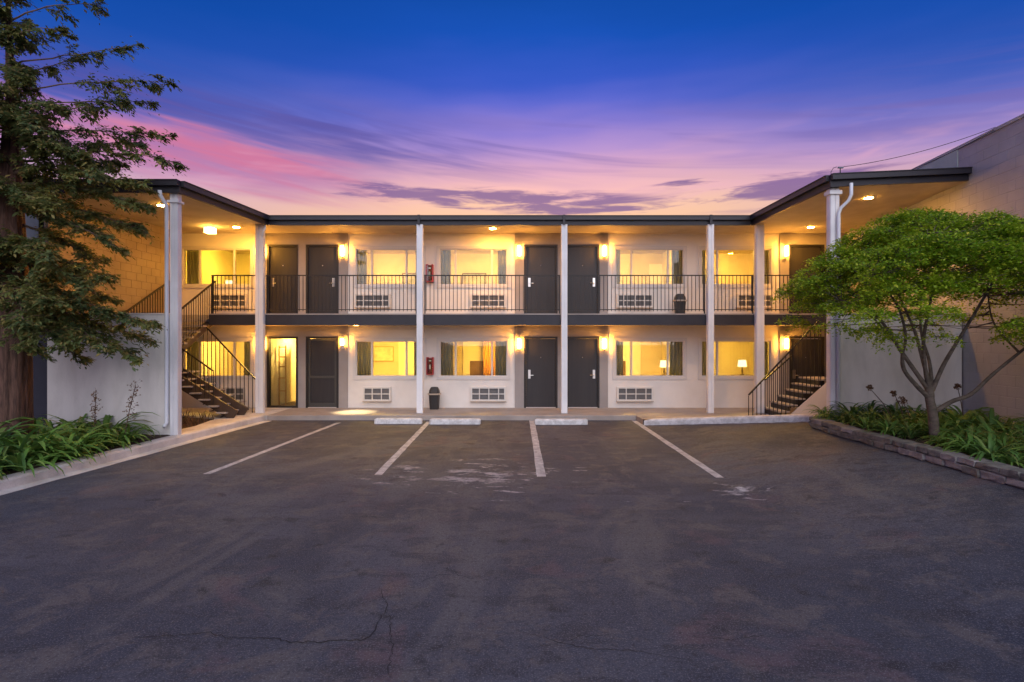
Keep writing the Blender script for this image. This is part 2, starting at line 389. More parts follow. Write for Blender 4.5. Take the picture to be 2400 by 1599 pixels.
# cracks, thin ribbons of dark colour wandering over the near part of the lot
M_CRACK = mat('crack_dark', (.024, .023, .026), 1.0)
def crack(pxs, wd):
    pts = []
    for u, v in pxs:
        D = 2756.0 / (v - 784); pts.append(Vector(((u - 1176.5) * D / 1300, D, 0)))
    fine = []
    for a, b in zip(pts, pts[1:]):
        n = max(3, int((b - a).length / .035))
        for i in range(n): fine.append(a.lerp(b, i / n) + Vector((rnd.uniform(-.012, .012), rnd.uniform(-.016, .016), 0)))
    m = MB(); N = len(fine)
    for i, p in enumerate(fine):
        d = (fine[min(i + 1, N - 1)] - fine[max(i - 1, 0)]).normalized(); q = Vector((-d.y, d.x, 0)); t = i / (N - 1)
        h = .62 * wd * (.25 + .75 * math.sin(math.pi * min(1, t * 1.02))) * rnd.uniform(.35, 1.0) / 2 + .0008
        for s_ in (-1, 1): r_ = p + q * h * s_; m.v.append((r_.x, r_.y, gz(r_.x, r_.y) + .004))
    m.f = [(2 * i, 2 * i + 1, 2 * i + 3, 2 * i + 2) for i in range(N - 1)]; m.mi = [0] * len(m.f)
    build('crack', m, M_CRACK, lot)
crack([(300, 1467), (400, 1462), (480, 1455), (520, 1468), (600, 1465), (680, 1478), (760, 1475), (830, 1472), (855, 1462), (865, 1440), (878, 1415), (890, 1395), (880, 1365), (870, 1345)], .020)
crack([(970, 1337), (1010, 1322), (1050, 1320), (1080, 1331), (1110, 1327)], .014)
crack([(1195, 1455), (1250, 1462), (1290, 1480), (1340, 1490), (1400, 1492), (1470, 1500), (1530, 1510), (1600, 1518)], .011)
crack([(1290, 1478), (1340, 1463), (1430, 1460)], .009); crack([(1600, 1465), (1690, 1470), (1740, 1462), (1830, 1466)], .009)
crack([(888, 1398), (898, 1440), (902, 1490), (890, 1560)], .010); crack([(2060, 1445), (2080, 1462), (2160, 1470)], .008)

# walkway slab, wing floors, apron
mb = MB().box(-6.55, 8.2, 15.13, YW + .1, -.1, Z1)
walk = struct(build('walkway', mb, M_WALK, bevel=.012))
# curb on the left with its gutter pan
path = [(-7.80, -2.0), (-7.36, 4.0), (-7.02, 7.74), (-6.80, 10.2), (-6.64, 12.2), (-6.50, 13.8), (-6.36, 15.0)]
pts = []
for (a, b), (c, d) in zip(path, path[1:]):
    for i in range(8): t = i / 8; pts.append((a + (c - a) * t, b + (d - b) * t))
pts.append(path[-1])
mb = MB(); prof = [(-.0, .0), (0, .008), (-.20, .012), (-.215, .12), (-.245, .15), (-.43, .155), (-.43, -.05)]
for x, y in pts:
    j = rnd.uniform(-.008, .008)
    for k, (dx, z) in enumerate(prof): mb.v.append((x + dx + (j if k < 2 else 0), y, z))
n = len(prof)
for i in range(len(pts) - 1):
    for k in range(n - 1): mb.f.append((i * n + k, (i + 1) * n + k, (i + 1) * n + k + 1, i * n + k + 1)); mb.mi.append(0)
struct(build('kerb', mb, M_CONC))
# left bed soil and left wing floor
def sheet(name, poly, z, m, kind=True, th=.2):
    mb = MB().prism([(x, y, z - th) for x, y in poly], (0, 0, th)); return build(name, mb, m, recalc=True)
mb = MB()
N = 28; X0, X1, YA, YB = -16.0, -7.2, -3.0, 12.0
for j in range(N + 1):
    for i in range(N + 1):
        y = YA + (YB - YA) * j / N; xr = float(np.interp(y, [p[1] for p in path], [p[0] for p in path])) - .40
        x = X0 + (xr - X0) * (i / N) ** .5
        mb.v.append((x, y, .11 + rnd.uniform(-.02, .03) + (0.05 if i < N else 0)))
mb.f = [(j * (N + 1) + i, j * (N + 1) + i + 1, (j + 1) * (N + 1) + i + 1, (j + 1) * (N + 1) + i) for j in range(N) for i in range(N)]; mb.mi = [0] * len(mb.f)
struct(build('planting_bed', mb, M_SOIL, smooth=True))
struct(sheet('stair_yard', [(-9.9, 11.9), (-7.55, 11.9), (-7.3, 14.9), (-7.3, 17), (-9.9, 17)], .10, M_SOIL))
struct(sheet('stair_path', [(-7.55, 11.95), (-7.05, 11.95), (-6.76, 15.0), (-6.55, 15.12), (-6.55, 17), (-9.9, 17), (-9.9, 15.55), (-7.6, 14.6), (-7.4, 13.2)], .135, M_CONC))
# right apron behind the slanting curb
mb = MB(); A, B = Vector((3.32, 14.22, 0)), Vector((6.55, 12.05, 0)); NN = 20; MMM = 6
for i in range(NN + 1):
    t = i / NN; p = A.lerp(B, t); zc = gz(p.x, p.y) + .135
    for j in range(MMM + 1):
        s = j / MMM; q = p.lerp(Vector((p.x + .5 * t, 15.15, 0)), s)
        mb.v.append((q.x, q.y + .10 * (1 - s), zc * (1 - s) ** 1.5 + (Z1 - .004) * (1 - (1 - s) ** 1.5)))
mb.f = [(i * (MMM + 1) + j, (i + 1) * (MMM + 1) + j, (i + 1) * (MMM + 1) + j + 1, i * (MMM + 1) + j + 1) for i in range(NN) for j in range(MMM)]; mb.mi = [0] * len(mb.f)
o_ = len(mb.v)
for j in range(MMM + 1): x_, y_, z_ = mb.v[j]; mb.v.append((x_, y_, -.05))
mb.f += [(j, j + 1, o_ + j + 1, o_ + j) for j in range(MMM)]; mb.mi += [0] * MMM
struct(build('apron', mb, M_WALK))
struct(sheet('wing_floor', [(6.9, 12.1), (9.9, 12.1), (10.1, 17), (8.2, 17), (8.2, 15.15), (6.9, 15.15)], Z1 - .002, M_WALK))
# the slanting kerb itself
mb = MB(); kp = []
for i in range(NN + 1):
    p = A.lerp(B, i / NN); kp.append(Vector((p.x, p.y, gz(p.x, p.y))))
d = (B - A).normalized(); nrm = Vector((-d.y, d.x, 0))
prof = [(-.02, -.05), (-.02, .10), (.01, .135), (.05, .15), (.14, .15), (.16, -.05)]
for i, p in enumerate(kp):
    e = .55 if i == 0 else 1.0
    for a, z in prof: q = p + nrm * a * e; mb.v.append((q.x, q.y, p.z + (z * (.8 if i == 0 else 1))))
n = len(prof)
for i in range(NN):
    for k in range(n): mb.f.append((i * n + k, (i + 1) * n + k, (i + 1) * n + (k + 1) % n, i * n + (k + 1) % n)); mb.mi.append(0)
mb.f.append(list(range(n))); mb.mi.append(0)
o = build('slanting_kerb', mb, M_STOP, recalc=True); struct(o)
# right bed
mb = MB(); N = 22
for j in range(N + 1):
    for i in range(N + 1):
        y = -1 + 13.2 * j / N; xl = 6.30 + .22 * sstep(y, 10.6, 12.0)
        x = xl + (10.4 - xl) * i / N; mb.v.append((x, y, .50 + rnd.uniform(-.02, .03)))
mb.f = [(j * (N + 1) + i, j * (N + 1) + i + 1, (j + 1) * (N + 1) + i + 1, (j + 1) * (N + 1) + i) for j in range(N) for i in range(N)]; mb.mi = [0] * len(mb.f)
struct(build('raised_bed', mb, M_SOIL, smooth=True))

# ------------------------------------------------------------------ the motel
def px(p): return (p - 1176.5) / 77.0
motel = empty('motel_building', (0, YW, 0), 'two storey white and taupe motel with charcoal doors and flat dark roof edge', 'motel')
def wall_holes(name, m, x0, x1, z0, z1, holes, yf, yb):
    xs = sorted({x0, x1, *[h[0] for h in holes], *[h[1] for h in holes]}); zs = sorted({z0, z1, *[h[2] for h in holes], *[h[3] for h in holes]})
    mb = MB()
    inside = lambda x, z: any(h[0] < x < h[1] and h[2] < z < h[3] for h in holes)
    for a, b in zip(xs, xs[1:]):
        for c, d in zip(zs, zs[1:]):
            if inside((a + b) / 2, (c + d) / 2): continue
            mb.add([(a, yf, c), (b, yf, c), (b, yf, d), (a, yf, d)], [(0, 1, 2, 3)])
            mb.add([(a, yb, c), (b, yb, c), (b, yb, d), (a, yb, d)], [(3, 2, 1, 0)])
    for a, b, c, d in holes + [(x0, x1, z0, z1)]:
        mb.add([(a, yf, c), (b, yf, c), (b, yf, d), (a, yf, d), (a, yb, c), (b, yb, c), (b, yb, d), (a, yb, d)],
               [(0, 1, 5, 4), (1, 2, 6, 5), (2, 3, 7, 6), (3, 0, 4, 7)])
    return build(name, mb, m, motel)
WINS = {  # glass left, right, first mullion, second mullion (pixels on the wall)
    1: (421, 577, 459, 538), 2: (817.7, 973, 854.5, 934), 3: (1010, 1166, 1047, 1130.5), 4: (1414, 1571.6, 1451, 1534.4), 5: (1610.5, 1771, 1648.5, 1735)}
WZ = {0: (1.055, 2.135), 1: (3.79, 4.87)}
FLOOR = {0: Z1, 1: Z2}; CEIL = {0: ZS, 1: ZC}
SEG = [(410, 594, [1]), (799.8, 1183, [2, 3]), (1396.5, 1790.8, [4, 5])]
BAY = [(594, 799.8, [(615, 686), (704, 779)]), (1183, 1396.5, [(1204, 1281), (1300, 1377)]), (1790.8, 1962, [(1812, 1892)])]
for fl in (0, 1):
    for a, b, ws in SEG:
        wall_holes('window_wall', M_WHITE, px(a), px(b), FLOOR[fl], CEIL[fl],
                   [(px(WINS[k][0]) - .03, px(WINS[k][1]) + .03, WZ[fl][0] - .03, WZ[fl][1] + .03) for k in ws], YW, YW + .16)
    for a, b, ds in BAY:
        wall_holes('door_wall', M_TAUPE, px(a), px(b), FLOOR[fl], CEIL[fl],
                   [(px(d[0]) + .03, px(d[1]) - .03, FLOOR[fl] - .001, FLOOR[fl] + 2.09) for d in ds], YW - .035, YW + .16)
# windows
def window(k, fl):
    a, b, m1, m2 = [px(q) for q in WINS[k]]; z0, z1 = WZ[fl]
    t = .085; mb = MB()
    y0, y1 = YW - .028, YW + .03
    for (c, d, e, f) in ((a - t, b + t, z1, z1 + t), (a - t, b + t, z0 - t, z0), (a - t, a, z0, z1), (b, b + t, z0, z1)):
        mb.box(c, d, y0, y1, e, f)
    g = .035
    for (c, d, e, f) in ((a, b, z1 - g, z1), (a, b, z0, z0 + g), (a, a + g, z0 + g, z1 - g), (b - g, b, z0 + g, z1 - g)):
        mb.box(c, d, YW + .002, YW + .07, e, f)
    wdw = build('window', mb, M_TRIM, motel)
    for mm in (m1, m2): bx('mullion', M_TRIM, wdw, mm - .028, mm + .028, YW + .004, YW + .075, z0 + g, z1 - g)
    for c, d in ((a + g, m1 - .028), (m1 + .028, m2 - .028), (m2 + .028, b - g)):
        bx('pane', M_GLASS, wdw, c, d, YW + .035, YW + .041, z0 + g, z1 - g)
for fl in (0, 1):
    for k in WINS: window(k, fl)
# doors
def handle(d, x, z, y, s):
    mb = MB(); mb.box(x - .035, x + .035, y - .016, y, z - .13, z + .13)
    mb.tube([(x, y - .016, z - .03), (x, y - .06, z - .03), (x - s * .12, y - .06, z - .03)], .012, 6)
    build('handle', mb, M_NICKEL, d)
def door(a, b, fl, hs, style='flush'):
    x0, x1 = px(a), px(b); z0 = FLOOR[fl]; z1 = z0 + 2.12; f = .06; yf = YW - .05
    mb = MB(); mb.box(x0, x0 + f, yf, YW + .1, z0, z1); mb.box(x1 - f, x1, yf, YW + .1, z0, z1); mb.box(x0 + f, x1 - f, yf, YW + .1, z1 - f, z1)
    if style == 'glass': mb.box(x0 + f, x1 - f, yf, YW + .1, z0, z0 + .06)
    yl = YW + .005
    if style == 'glass':
        d = build('door', mb, M_DFR, motel); bx('pane', M_GLASS, d, x0 + f, x1 - f, YW + .02, YW + .026, z0 + .06, z1 - f); 
        return d
    fr = build('door_frame', mb, M_DFR, motel)
    d = bx('door', M_DOOR, motel, x0 + f + .004, x1 - f - .004, yl, yl + .045, z0 + .018, z1 - f - .004)
    if style == 'screen':
        mb = MB(); X0, X1, Z0_, Z1_ = x0 + f + .01, x1 - f - .01, z0 + .03, z1 - f - .01; t = .055; ys = yl - .03
        mb.box(X0, X0 + t, ys, yl - .002, Z0_, Z1_); mb.box(X1 - t, X1, ys, yl - .002, Z0_, Z1_); mb.box(X0 + t, X1 - t, ys, yl - .002, Z1_ - t, Z1_); mb.box(X0 + t, X1 - t, ys, yl - .002, Z0_, Z0_ + .11)
        mb.box(X0 + t, X1 - t, ys, yl - .002, z0 + .88, z0 + .95)
        build('screen_frame', mb, mat('screen_door_frame', (.055, .052, .046), .45), d)
    else:
        handle(d, x0 + .16 if hs < 0 else x1 - .16, z0 + 1.0, yl, 1 if hs > 0 else -1)
        build('peephole', MB().lathe(((x0 + x1) / 2, yl - .006, z0 + 1.5), [(.012, -.012), (.014, 0), (.012, .012)], 8), M_NICKEL, d)
    bx('threshold', M_TRIM, fr, x0 + f, x1 - f, yf + .01, YW + .1, z0 + .001, z0 + .016)
    return d
door(615, 686, 1, -1); door(704, 779, 1, 1); door(615, 686, 0, -1, 'glass'); door(704, 779, 0, 1, 'screen')
for fl in (0, 1): door(1204, 1281, fl, -1); door(1300, 1377, fl, 1); door(1812, 1892, fl, -1)
# gallery slab, fascias, roof
gal = MB(); gal.box(-8.42, 8.75, YF + .03, YW - .036, ZS, Z2); gal.box(-9.9, -8.42, 16.2, YW - .036, ZS, Z2); gal.box(8.75, 10.2, 16.2, YW - .036, ZS, Z2)
gal.box(-9.94, 10.1, YW - .036, YW + .002, ZS, Z2 )
build('gallery_floor', gal, M_SOFF, motel)
colx = [-6.95, -2.54, 1.44, 5.47, 6.83]
fb = [-8.42] + colx + [8.75]
for a, b in zip(fb, fb[1:]): bx('gallery_fascia', M_FASC, motel, a + (.08 if a > -8.4 else 0), b - (.08 if b < 8.7 else 0), YF - .015, YF + .03, ZS - .012, Z2 - .02)
bx('gallery_edge', M_WALK, motel, -8.42, 8.75, YF - .03, YF + .03, Z2 - .02, Z2 + .012)
XL, XR, YR = -6.74, 6.62, 15.60
YWG = 11.72
bx('roof', M_FASC, motel, -9.9, 10.1, YR + .05, 21.2, ZC + .02, ZC + .20)
bx('soffit', M_SOFF, motel, -9.86, 10.03, YR + .05, YW + .1, ZC, ZC + .02)
def tilt_box(mb, x0, x1, y0, y1, za, zb, dz, k=0, xa=None, xb=None, df=0.0):
    f = lambda x, z: z + dz * (x - x0) / (x1 - x0)
    v = [(x0, y0, za), (x1, y0, f(x1, za)), (x1, y1, za if dz else za), (x0, y1, za), (x0, y0, zb), (x1, y0, f(x1, zb)), (x1, y1, zb), (x0, y1, zb)]
    for q in (0, 1, 4, 5): v[q] = (v[q][0], v[q][1], v[q][2] + df)
    if xa is not None: v[0] = (xa,) + v[0][1:]; v[4] = (xa,) + v[4][1:]
    if xb is not None: v[2] = (xb,) + v[2][1:]; v[6] = (xb,) + v[6][1:]
    return mb.add(v, [(3, 2, 1, 0), (4, 5, 6, 7), (0, 1, 5, 4), (1, 2, 6, 5), (2, 3, 7, 6), (3, 0, 4, 7)], k)
for x0, x1, dz, xb in ((-9.86, XL - .22, 0.0, XL - .05), (XR + .05, 9.50, .13, 9.90)):
    build('roof', tilt_box(MB(), x0, x1, YWG + .05, YR + .05, ZC + .021, ZC + .19, dz, 0, None, xb, 0 if dz else -.12), M_FASC, motel)
    build('soffit', tilt_box(MB(), x0, x1, YWG + .05, YR + .05, ZC, ZC + .02, dz, 0, None, xb, 0 if dz else -.12), M_SOFF, motel)
def fascia(p, q, out, zs0=0, zs1=0):
    p, q, out = Vector(p), Vector(q), Vector(out)
    a = (p + Vector((0, 0, ZC + .05 + zs0)), q + Vector((0, 0, ZC + .05 + zs1)))
    build('roof_fascia', MB().bar(a[0], a[1], .05, .13), M_FASC, motel)
    b = (p + out * .05 + Vector((0, 0, ZC + .17 + zs0)), q + out * .05 + Vector((0, 0, ZC + .17 + zs1)))
    g = build('gutter', MB().bar(b[0], b[1], .12, .105), M_FASC2, motel)
    build('drip_edge', MB().bar(b[0] + out * .012 + Vector((0, 0, .062)), b[1] + out * .012 + Vector((0, 0, .062)), .13, .018), M_FASC, g)
fascia((XL + .05, YR + .025, 0), (XR - .05, YR + .025, 0), (0, -1, 0))
fascia((XL - .195, YWG + .05, 0), (XL - .025, YR + .05, 0), (1, 0, 0), -.12, 0)
fascia((XR + .025, YWG + .05, 0), (XR + .025, YR + .05, 0), (-1, 0, 0))
fascia((-9.86, YWG + .025, 0), (XL - .15, YWG + .025, 0), (0, -1, 0), -.12, -.12)
fascia((XR - .02, YWG + .025, 0), (9.46, YWG + .025, 0), (0, -1, 0), 0, .13)
# gutter straps above the columns
for x in colx[1:4]: bx('gutter_bracket', M_FASC, motel, x - .05, x + .02, YR - .115, YR - .09, ZC - .02, ZC + .25)
# columns
def column(x, y, wd, z0, z1, split=True):
    c = bx('column', M_POST, motel, x - wd / 2, x + wd / 2, y - .07, y + .07, z0, z1, bevel=.006)
    if split:
        bx('cover_strip', M_POST, c, x - wd / 2 + .012, x - .012, y - .088, y - .0705, z0 + .02, z1 - .02)
        bx('cover_strip', M_POST, c, x + .012, x + wd / 2 - .012, y - .084, y - .0705, z0 + .02, z1 - .02)
    return c
for i, x in enumerate(colx): column(x, YF - .10 + (0 if i not in (0, 4) else .0), .17 if i in (1, 2, 3) else .22, Z1 if i else .13, ZC)
c = column(-7.07, 11.9, .17, .14, ZC - .115); bx('capital_band', M_POST, c, -7.19, -6.95, 11.78, 12.0, ZC - .32, ZC - .27)
c = column(6.76, 11.92, .20, .40, ZC); bx('capital_band', M_POST, c, 6.63, 6.89, 11.80, 12.02, ZC - .14, ZC - .06)
bx('column_plinth', M_STOP, c, 6.56, 6.90, 11.76, 12.06, .35, .55)
# downspouts
def spout(pts, r=.045):
    mb = MB(); mb.tube(pts, r, 8); return build('downspout', mb, M_GUT, motel, smooth=True)
spout([(-7.26, 11.66, ZC - .10), (-7.26, 11.68, ZC - .20), (-7.19, 11.76, ZC - .38), (-7.19, 11.78, ZC - .5), (-7.19, 11.78, 2.0), (-7.19, 11.78, .42), (-7.20, 11.70, .34)], .040)
spout([(6.98, 11.64, ZC + .04), (6.98, 11.64, ZC - .20), (6.95, 11.68, ZC - .31), (6.84, 11.76, ZC - .44), (6.80, 11.775, ZC - .56), (6.80, 11.78, 3.0), (6.80, 11.78, .5)], .035)
spout([(-6.80, YR - .03, ZC - .01), (-6.80, YR - .03, ZC - .12), (-6.86, YR - .05, ZC - .2), (-6.86, YR - .05, ZC - .34)], .035)
# low stucco walls of the stair wings
bx('low_wall', M_LOWW, motel, -9.17, -7.16, 11.86, 12.02, .05, 2.68); bx('low_wall', M_LOWW, motel, -9.76, -9.172, 11.88, 12.02, .05, 2.676)
bx('wall_cap', M_WHITE, motel, -9.76, -7.16, 11.84, 12.04, 2.681, 2.705)
bx('low_wall', M_LOWW, motel, 6.87, 9.46, 11.90, 12.06, .35, 2.68); bx('wall_cap', M_WHITE, motel, 6.87, 9.46, 11.88, 12.08, 2.681, 2.705)

# rooms behind the windows
ROOMS = [(1, -9.94, -7.30), (2, -5.85, -2.41), (3, -2.37, .95), (4, 1.95, 5.37), (5, 5.42, 8.5)]
def room(x0, x1, fl, lightm, ls, depth=3.4, olive=None):
    z0, z1 = FLOOR[fl], FLOOR[fl] + 2.38; ya, yb = YW + .165, YW + depth
    mb = MB()
    mb.add([(x0, ya, z0), (x1, ya, z0), (x1, yb, z0), (x0, yb, z0)], [(0, 1, 2, 3)], 1)
    mb.add([(x0, ya, z1), (x1, ya, z1), (x1, yb, z1), (x0, yb, z1)], [(3, 2, 1, 0)], 0)
    mb.add([(x0, yb, z0), (x1, yb, z0), (x1, yb, z1), (x0, yb, z1)], [(0, 1, 2, 3)], 0)
    mb.add([(x0, ya, z0), (x0, yb, z0), (x0, yb, z1), (x0, ya, z1)], [(0, 1, 2, 3)], 0)
    mb.add([(x1, ya, z0), (x1, yb, z0), (x1, yb, z1), (x1, ya, z1)], [(3, 2, 1, 0)], 0)
    r = build('room', mb, [M_ROOMW, M_ROOMF], motel)
    cx = (x0 + x1) / 2
    lightm = emit('room_light_glow', *lightm)
    build('room_light', MB().lathe((cx, YW + 1.5, z1 - .06), [(ls * .9, 0), (ls, .02), (ls, .055)], 16), lightm, r)
    return r
for k, a, b in ROOMS:
    for fl in (0, 1):
        room(a, b, fl, ((1.0, .59, .12), (430, 470)[k == 3]) if (fl == 1 and k in (3, 4)) else ((1.0, .56 + .02 * ((k + fl) % 3), .055 + .025 * ((k * 2 + fl) % 3)), (270, 400, 450, 300, 380)[(k + 2 * fl) % 5] * (1 + .2 * fl)), .15)
r = room(-7.25, -5.92, 0, ((1.0, .66, .16), 700), .12, 2.6)
# things fixed in the rooms: inner doors
for x, fl in ((-4.05, 0), (-1.75, 0), (3.75, 0), (6.2, 0), (4.9, 1)):
    z = FLOOR[fl]; d = bx('inner_door', M_PANEL, motel, x, x + .85, YW + 3.33, YW + 3.37, z, z + 2.0)
    for e, f in ((.15, .85), (1.0, 1.85)): bx('door_panel', M_PANEL, d, x + .12, x + .73, YW + 3.31, YW + 3.329, z + e, z + f)
d = build('inner_door', MB().prism([(-6.36, YW + .5, Z1 + .02), (-6.39, YW + .52, Z1 + .02), (-6.98, YW + 1.6, Z1 + .02), (-6.95, YW + 1.62, Z1 + .02)][::1], (0, 0, 2.0)), M_PANEL, motel)
bx('olive_partition', mat('olive_wall', (.30, .23, .07), .8), motel, -6.5, -5.94, YW + 1.9, YW + 1.95, Z1 + .35, Z1 + 2.3)

M_LINEN = mat('linen', (.74, .70, .62), .9); M_HEAD = mat('headboard_wood', (.20, .12, .06), .5, vscale=3, col2=(.15, .085, .04))
# ------------------------------------------------------------------ things on the facade
SPOT = {(1, 1): 'window above the steel stair', (1, 0): 'window behind the steel stair', (2, 1): 'upper window between taupe doors and extinguisher', (2, 0): 'lower window next to the screen door',
        (3, 1): 'upper window between extinguisher and twin doors', (3, 0): 'lower window behind the standing bin', (4, 1): 'upper window next to the gallery bin', (4, 0): 'lower window with two lamps',
        (5, 1): 'upper window by the corner column', (5, 0): 'lower window by the corner stair'}
# air conditioners
def aircon(a, b, fl, label, cols=4):
    x0, x1 = px(a), px(b); z0, z1 = (.34, .756) if fl == 0 else (3.12, 3.52); y = YW - .10
    t = empty('air_conditioner', ((x0 + x1) / 2, YW, z0), label, 'air conditioner', 'through-wall air conditioners')
    mb = MB(); e = .045
    mb.box(x0, x1, y, YW, z1 - e, z1); mb.box(x0, x1, y, YW, z0, z0 + e); mb.box(x0, x0 + e, y, YW, z0 + e, z1 - e); mb.box(x1 - e, x1, y, YW, z0 + e, z1 - e)
    build('housing', mb, M_ACW, t)
    bx('backing', M_ACD, t, x0 + e, x1 - e, y + .05, YW - .002, z0 + e, z1 - e)
    for i in range(9):
        z = z0 + e + (z1 - z0 - 2 * e) * (i + .5) / 9
        inst('louver', ('lv', round(x1 - x0, 3)), lambda: MB().box(-(x1 - x0) / 2 + e, (x1 - x0) / 2 - e, -.02, .02, -.006, .006), M_ACD, ((x0 + x1) / 2, y + .035, z), t)
    g = MB(); zm = (z0 + z1) / 2; g.box(x0 + e, x1 - e, y + .003, y + .022, zm - .014, zm + .014)
    fr = {4: (.25, .52, .80), 3: (.333, .667), 5: (.18, .27, .5, .76)}[cols]
    for f in fr:
        xx = x0 + (x1 - x0) * f; g.box(xx - .013, xx + .013, y + .001, y + .02, z0 + e, zm - .0145); g.box(xx - .013, xx + .013, y + .001, y + .02, zm + .0145, z1 - e)
    build('grille', g, M_ACW, t)
    bx('drip_lip', M_CANR, t, x0 - .01, x1 + .01, y - .02, YW - .001, z0 - .022, z0 - .002)
aircon(490, 568, 1, 'cream air conditioner on the upper floor behind the stair-top railing')
aircon(500, 566, 0, 'cream air conditioner low behind the open steel stair', 3)
aircon(817, 897, 1, 'cream air conditioner under the first upper window past the taupe doors')
aircon(836, 899, 0, 'small six-cell air conditioner near the warm pool of light', 3)
aircon(1082, 1162, 1, 'cream air conditioner under the upper window beside the red cabinet')
aircon(1082, 1162, 0, 'eight-cell air conditioner on the lower wall beside the standing bin')
aircon(1417, 1499, 1, 'upper air conditioner beside the gallery bin', 5)
aircon(1417, 1499, 0, 'lower air conditioner right of the twin ground floor doors')
aircon(1691, 1772, 1, 'upper air conditioner behind the corner column')
# sconces
def sconce(p, fl, label, short=False):
    x = px(p); z = 4.60 if fl else 1.86; h = .37; y = YW - .035
    t = empty('wall_sconce', (x, y, z), label, 'wall lamp', 'warm glass wall sconces')
    bx('backplate', M_NICKEL, t, x - .035, x + .035, y - .02, y, z + .04, z + h - .06)
    bx('arm', M_NICKEL, t, x - .012, x + .012, y - .06, y - .0205, z + h * .5 - .012, z + h * .5 + .012)
    zz = .10 if short else 0
    build('glass_shade', MB().lathe((x, y - .10, z + .035 + zz), [(.038, 0), (.047, .02), (.047, h - .09 - zz), (.038, h - .07 - zz)], 14), E_SCONCE, t, smooth=True)
    build('cap', MB().lathe((x, y - .10, z + h - .032), [(.062, 0), (.062, .022), (.03, .03)], 14), M_NICKEL, t)
    build('cap', MB().lathe((x, y - .10, z + zz), [(.03, 0), (.062, .008), (.062, .032)], 14), M_NICKEL, t)
for fl in (0, 1):
    u = ('ground floor', 'upper floor')[fl]
    sconce(607, fl, f'lit {u} sconce half hidden behind the inner corner column by the steel stair')
    sconce(789, fl, f'lit {u} sconce beside the taupe-wall door next to a wide window', fl == 0)
    sconce(1193, fl, f'lit {u} sconce on the window side of the first twin door')
    sconce(1387, fl, f'lit {u} sconce on the outer side of the second twin door')
    sconce(1803, fl, f'lit {u} sconce beside the far corner door near the maple')
# recessed lights and the lantern
def downlight(x, y, z, label):
    t = empty('downlight', (x, y, z), label, 'ceiling light', 'recessed soffit lights')
    build('trim_ring', MB().lathe((x, y, z - .014), [(.10, 0), (.115, .006), (.115, .013)], 20), M_TRIM, t)
    build('lens', MB().lathe((x, y, z - .02), [(.08, 0), (.085, .004), (.085, .0055)], 20), E_DOWN, t)
downlight(-.55, 16.1, ZC, 'lit recessed light in the soffit above the red cabinets')
downlight(-7.75, 15.9, ZC, 'lit recessed light in the soffit near the lantern')
downlight(-8.05, 13.0, ZC - .082, 'lit recessed light in the soffit beside the redwood branches')
downlight(8.4, 15.9, ZC, 'lit recessed light in the soffit by the far corner door')
downlight(8.1, 12.85, ZC + .05, 'lit recessed light in the soffit above the maple')
t = empty('gallery_lamp', (-4.4, 15.62 + .35, ZS), 'recessed lamp under the gallery throwing a bright pool on the walkway', 'ceiling light')
build('trim_ring', MB().lathe((-4.4, 15.97, ZS - .012), [(.08, 0), (.09, .005), (.09, .0115)], 16), M_TRIM, t)
build('lens', MB().lathe((-4.4, 15.97, ZS - .016), [(.06, 0), (.065, .0035)], 16), E_FLUSH, t)
ld = bpy.data.lights.new('gallery_spot', 'SPOT'); ld.energy = 620; ld.spot_size = R(34); ld.spot_blend = 1.0; ld.color = (1, .80, .42); ld.shadow_soft_size = .05
lo = bpy.data.objects.new('gallery_spot', ld); COL.objects.link(lo); lo.parent = t; lo.location = (0, 0, -.05); lo.rotation_euler = (R(-3), 0, 0)
t = empty('ceiling_lantern', (-8.45, 15.85, ZC), 'square lit glass lantern under the soffit above the steel stair', 'ceiling light')
bx('mount', M_NICKEL, t, -8.55, -8.35, 15.75, 15.95, ZC - .03, ZC - .001)
bx('glass_box', E_FLUSH, t, -8.56, -8.34, 15.74, 15.96, ZC - .19, ZC - .04)
mb = MB()
for i in range(4): mb.box(-8.575 + i * .08 - .004, -8.575 + i * .08 + .004, 15.725, 15.735, ZC - .2, ZC - .03)
build('cage', mb, M_NICKEL, t)
# extinguisher cabinets
def cabinet(p0, p1, z0, z1, label):
    x0, x1 = px(p0), px(p1); y = YW - .16; e = .03
    t = empty('extinguisher_cabinet', ((x0 + x1) / 2, YW, z0), label, 'extinguisher cabinet', 'red extinguisher cabinets')
    mb = MB(); mb.box(x0, x1, y, YW, z1 - e, z1); mb.box(x0, x1, y, YW, z0, z0 + e); mb.box(x0, x0 + e, y, YW, z0 + e, z1 - e); mb.box(x1 - e, x1, y, YW, z0 + e, z1 - e)
    mb.box(x0 + e, x1 - e, YW - .03, YW, z0 + e, z1 - e); build('housing', mb, M_RED, t)
    c = ((x0 + x1) / 2, y + .075, z0 + e + .002)
    ex = build('extinguisher', MB().lathe(c, [(.055, 0), (.058, .02), (.058, .27), (.045, .31), (.02, .335), (.02, .36)], 14), M_RED2, t, smooth=True)
    bx('label_plate', M_TAG, ex, c[0] - .024, c[0] + .024, y + .012, y + .016, z0 + .17, z0 + .30)
    bx('valve', M_NICKEL, ex, c[0] - .035, c[0] + .03, y + .06, y + .09, z0 + .395, z0 + .43)
    bx('pane', M_GLASS, t, x0 + e, x1 - e, y + .004, y + .007, z0 + e, z1 - e)
    bx('placard', M_TAG, t, x0 + .08, x1 - .05, y - .004, y - .001, z1 - .022, z1 - .008)
cabinet(980, 996.8, 3.87, 4.39, 'red fire extinguisher cabinet on the upper gallery wall')
cabinet(981.5, 997.5, 1.12, 1.64, 'red fire extinguisher cabinet on the ground floor wall')
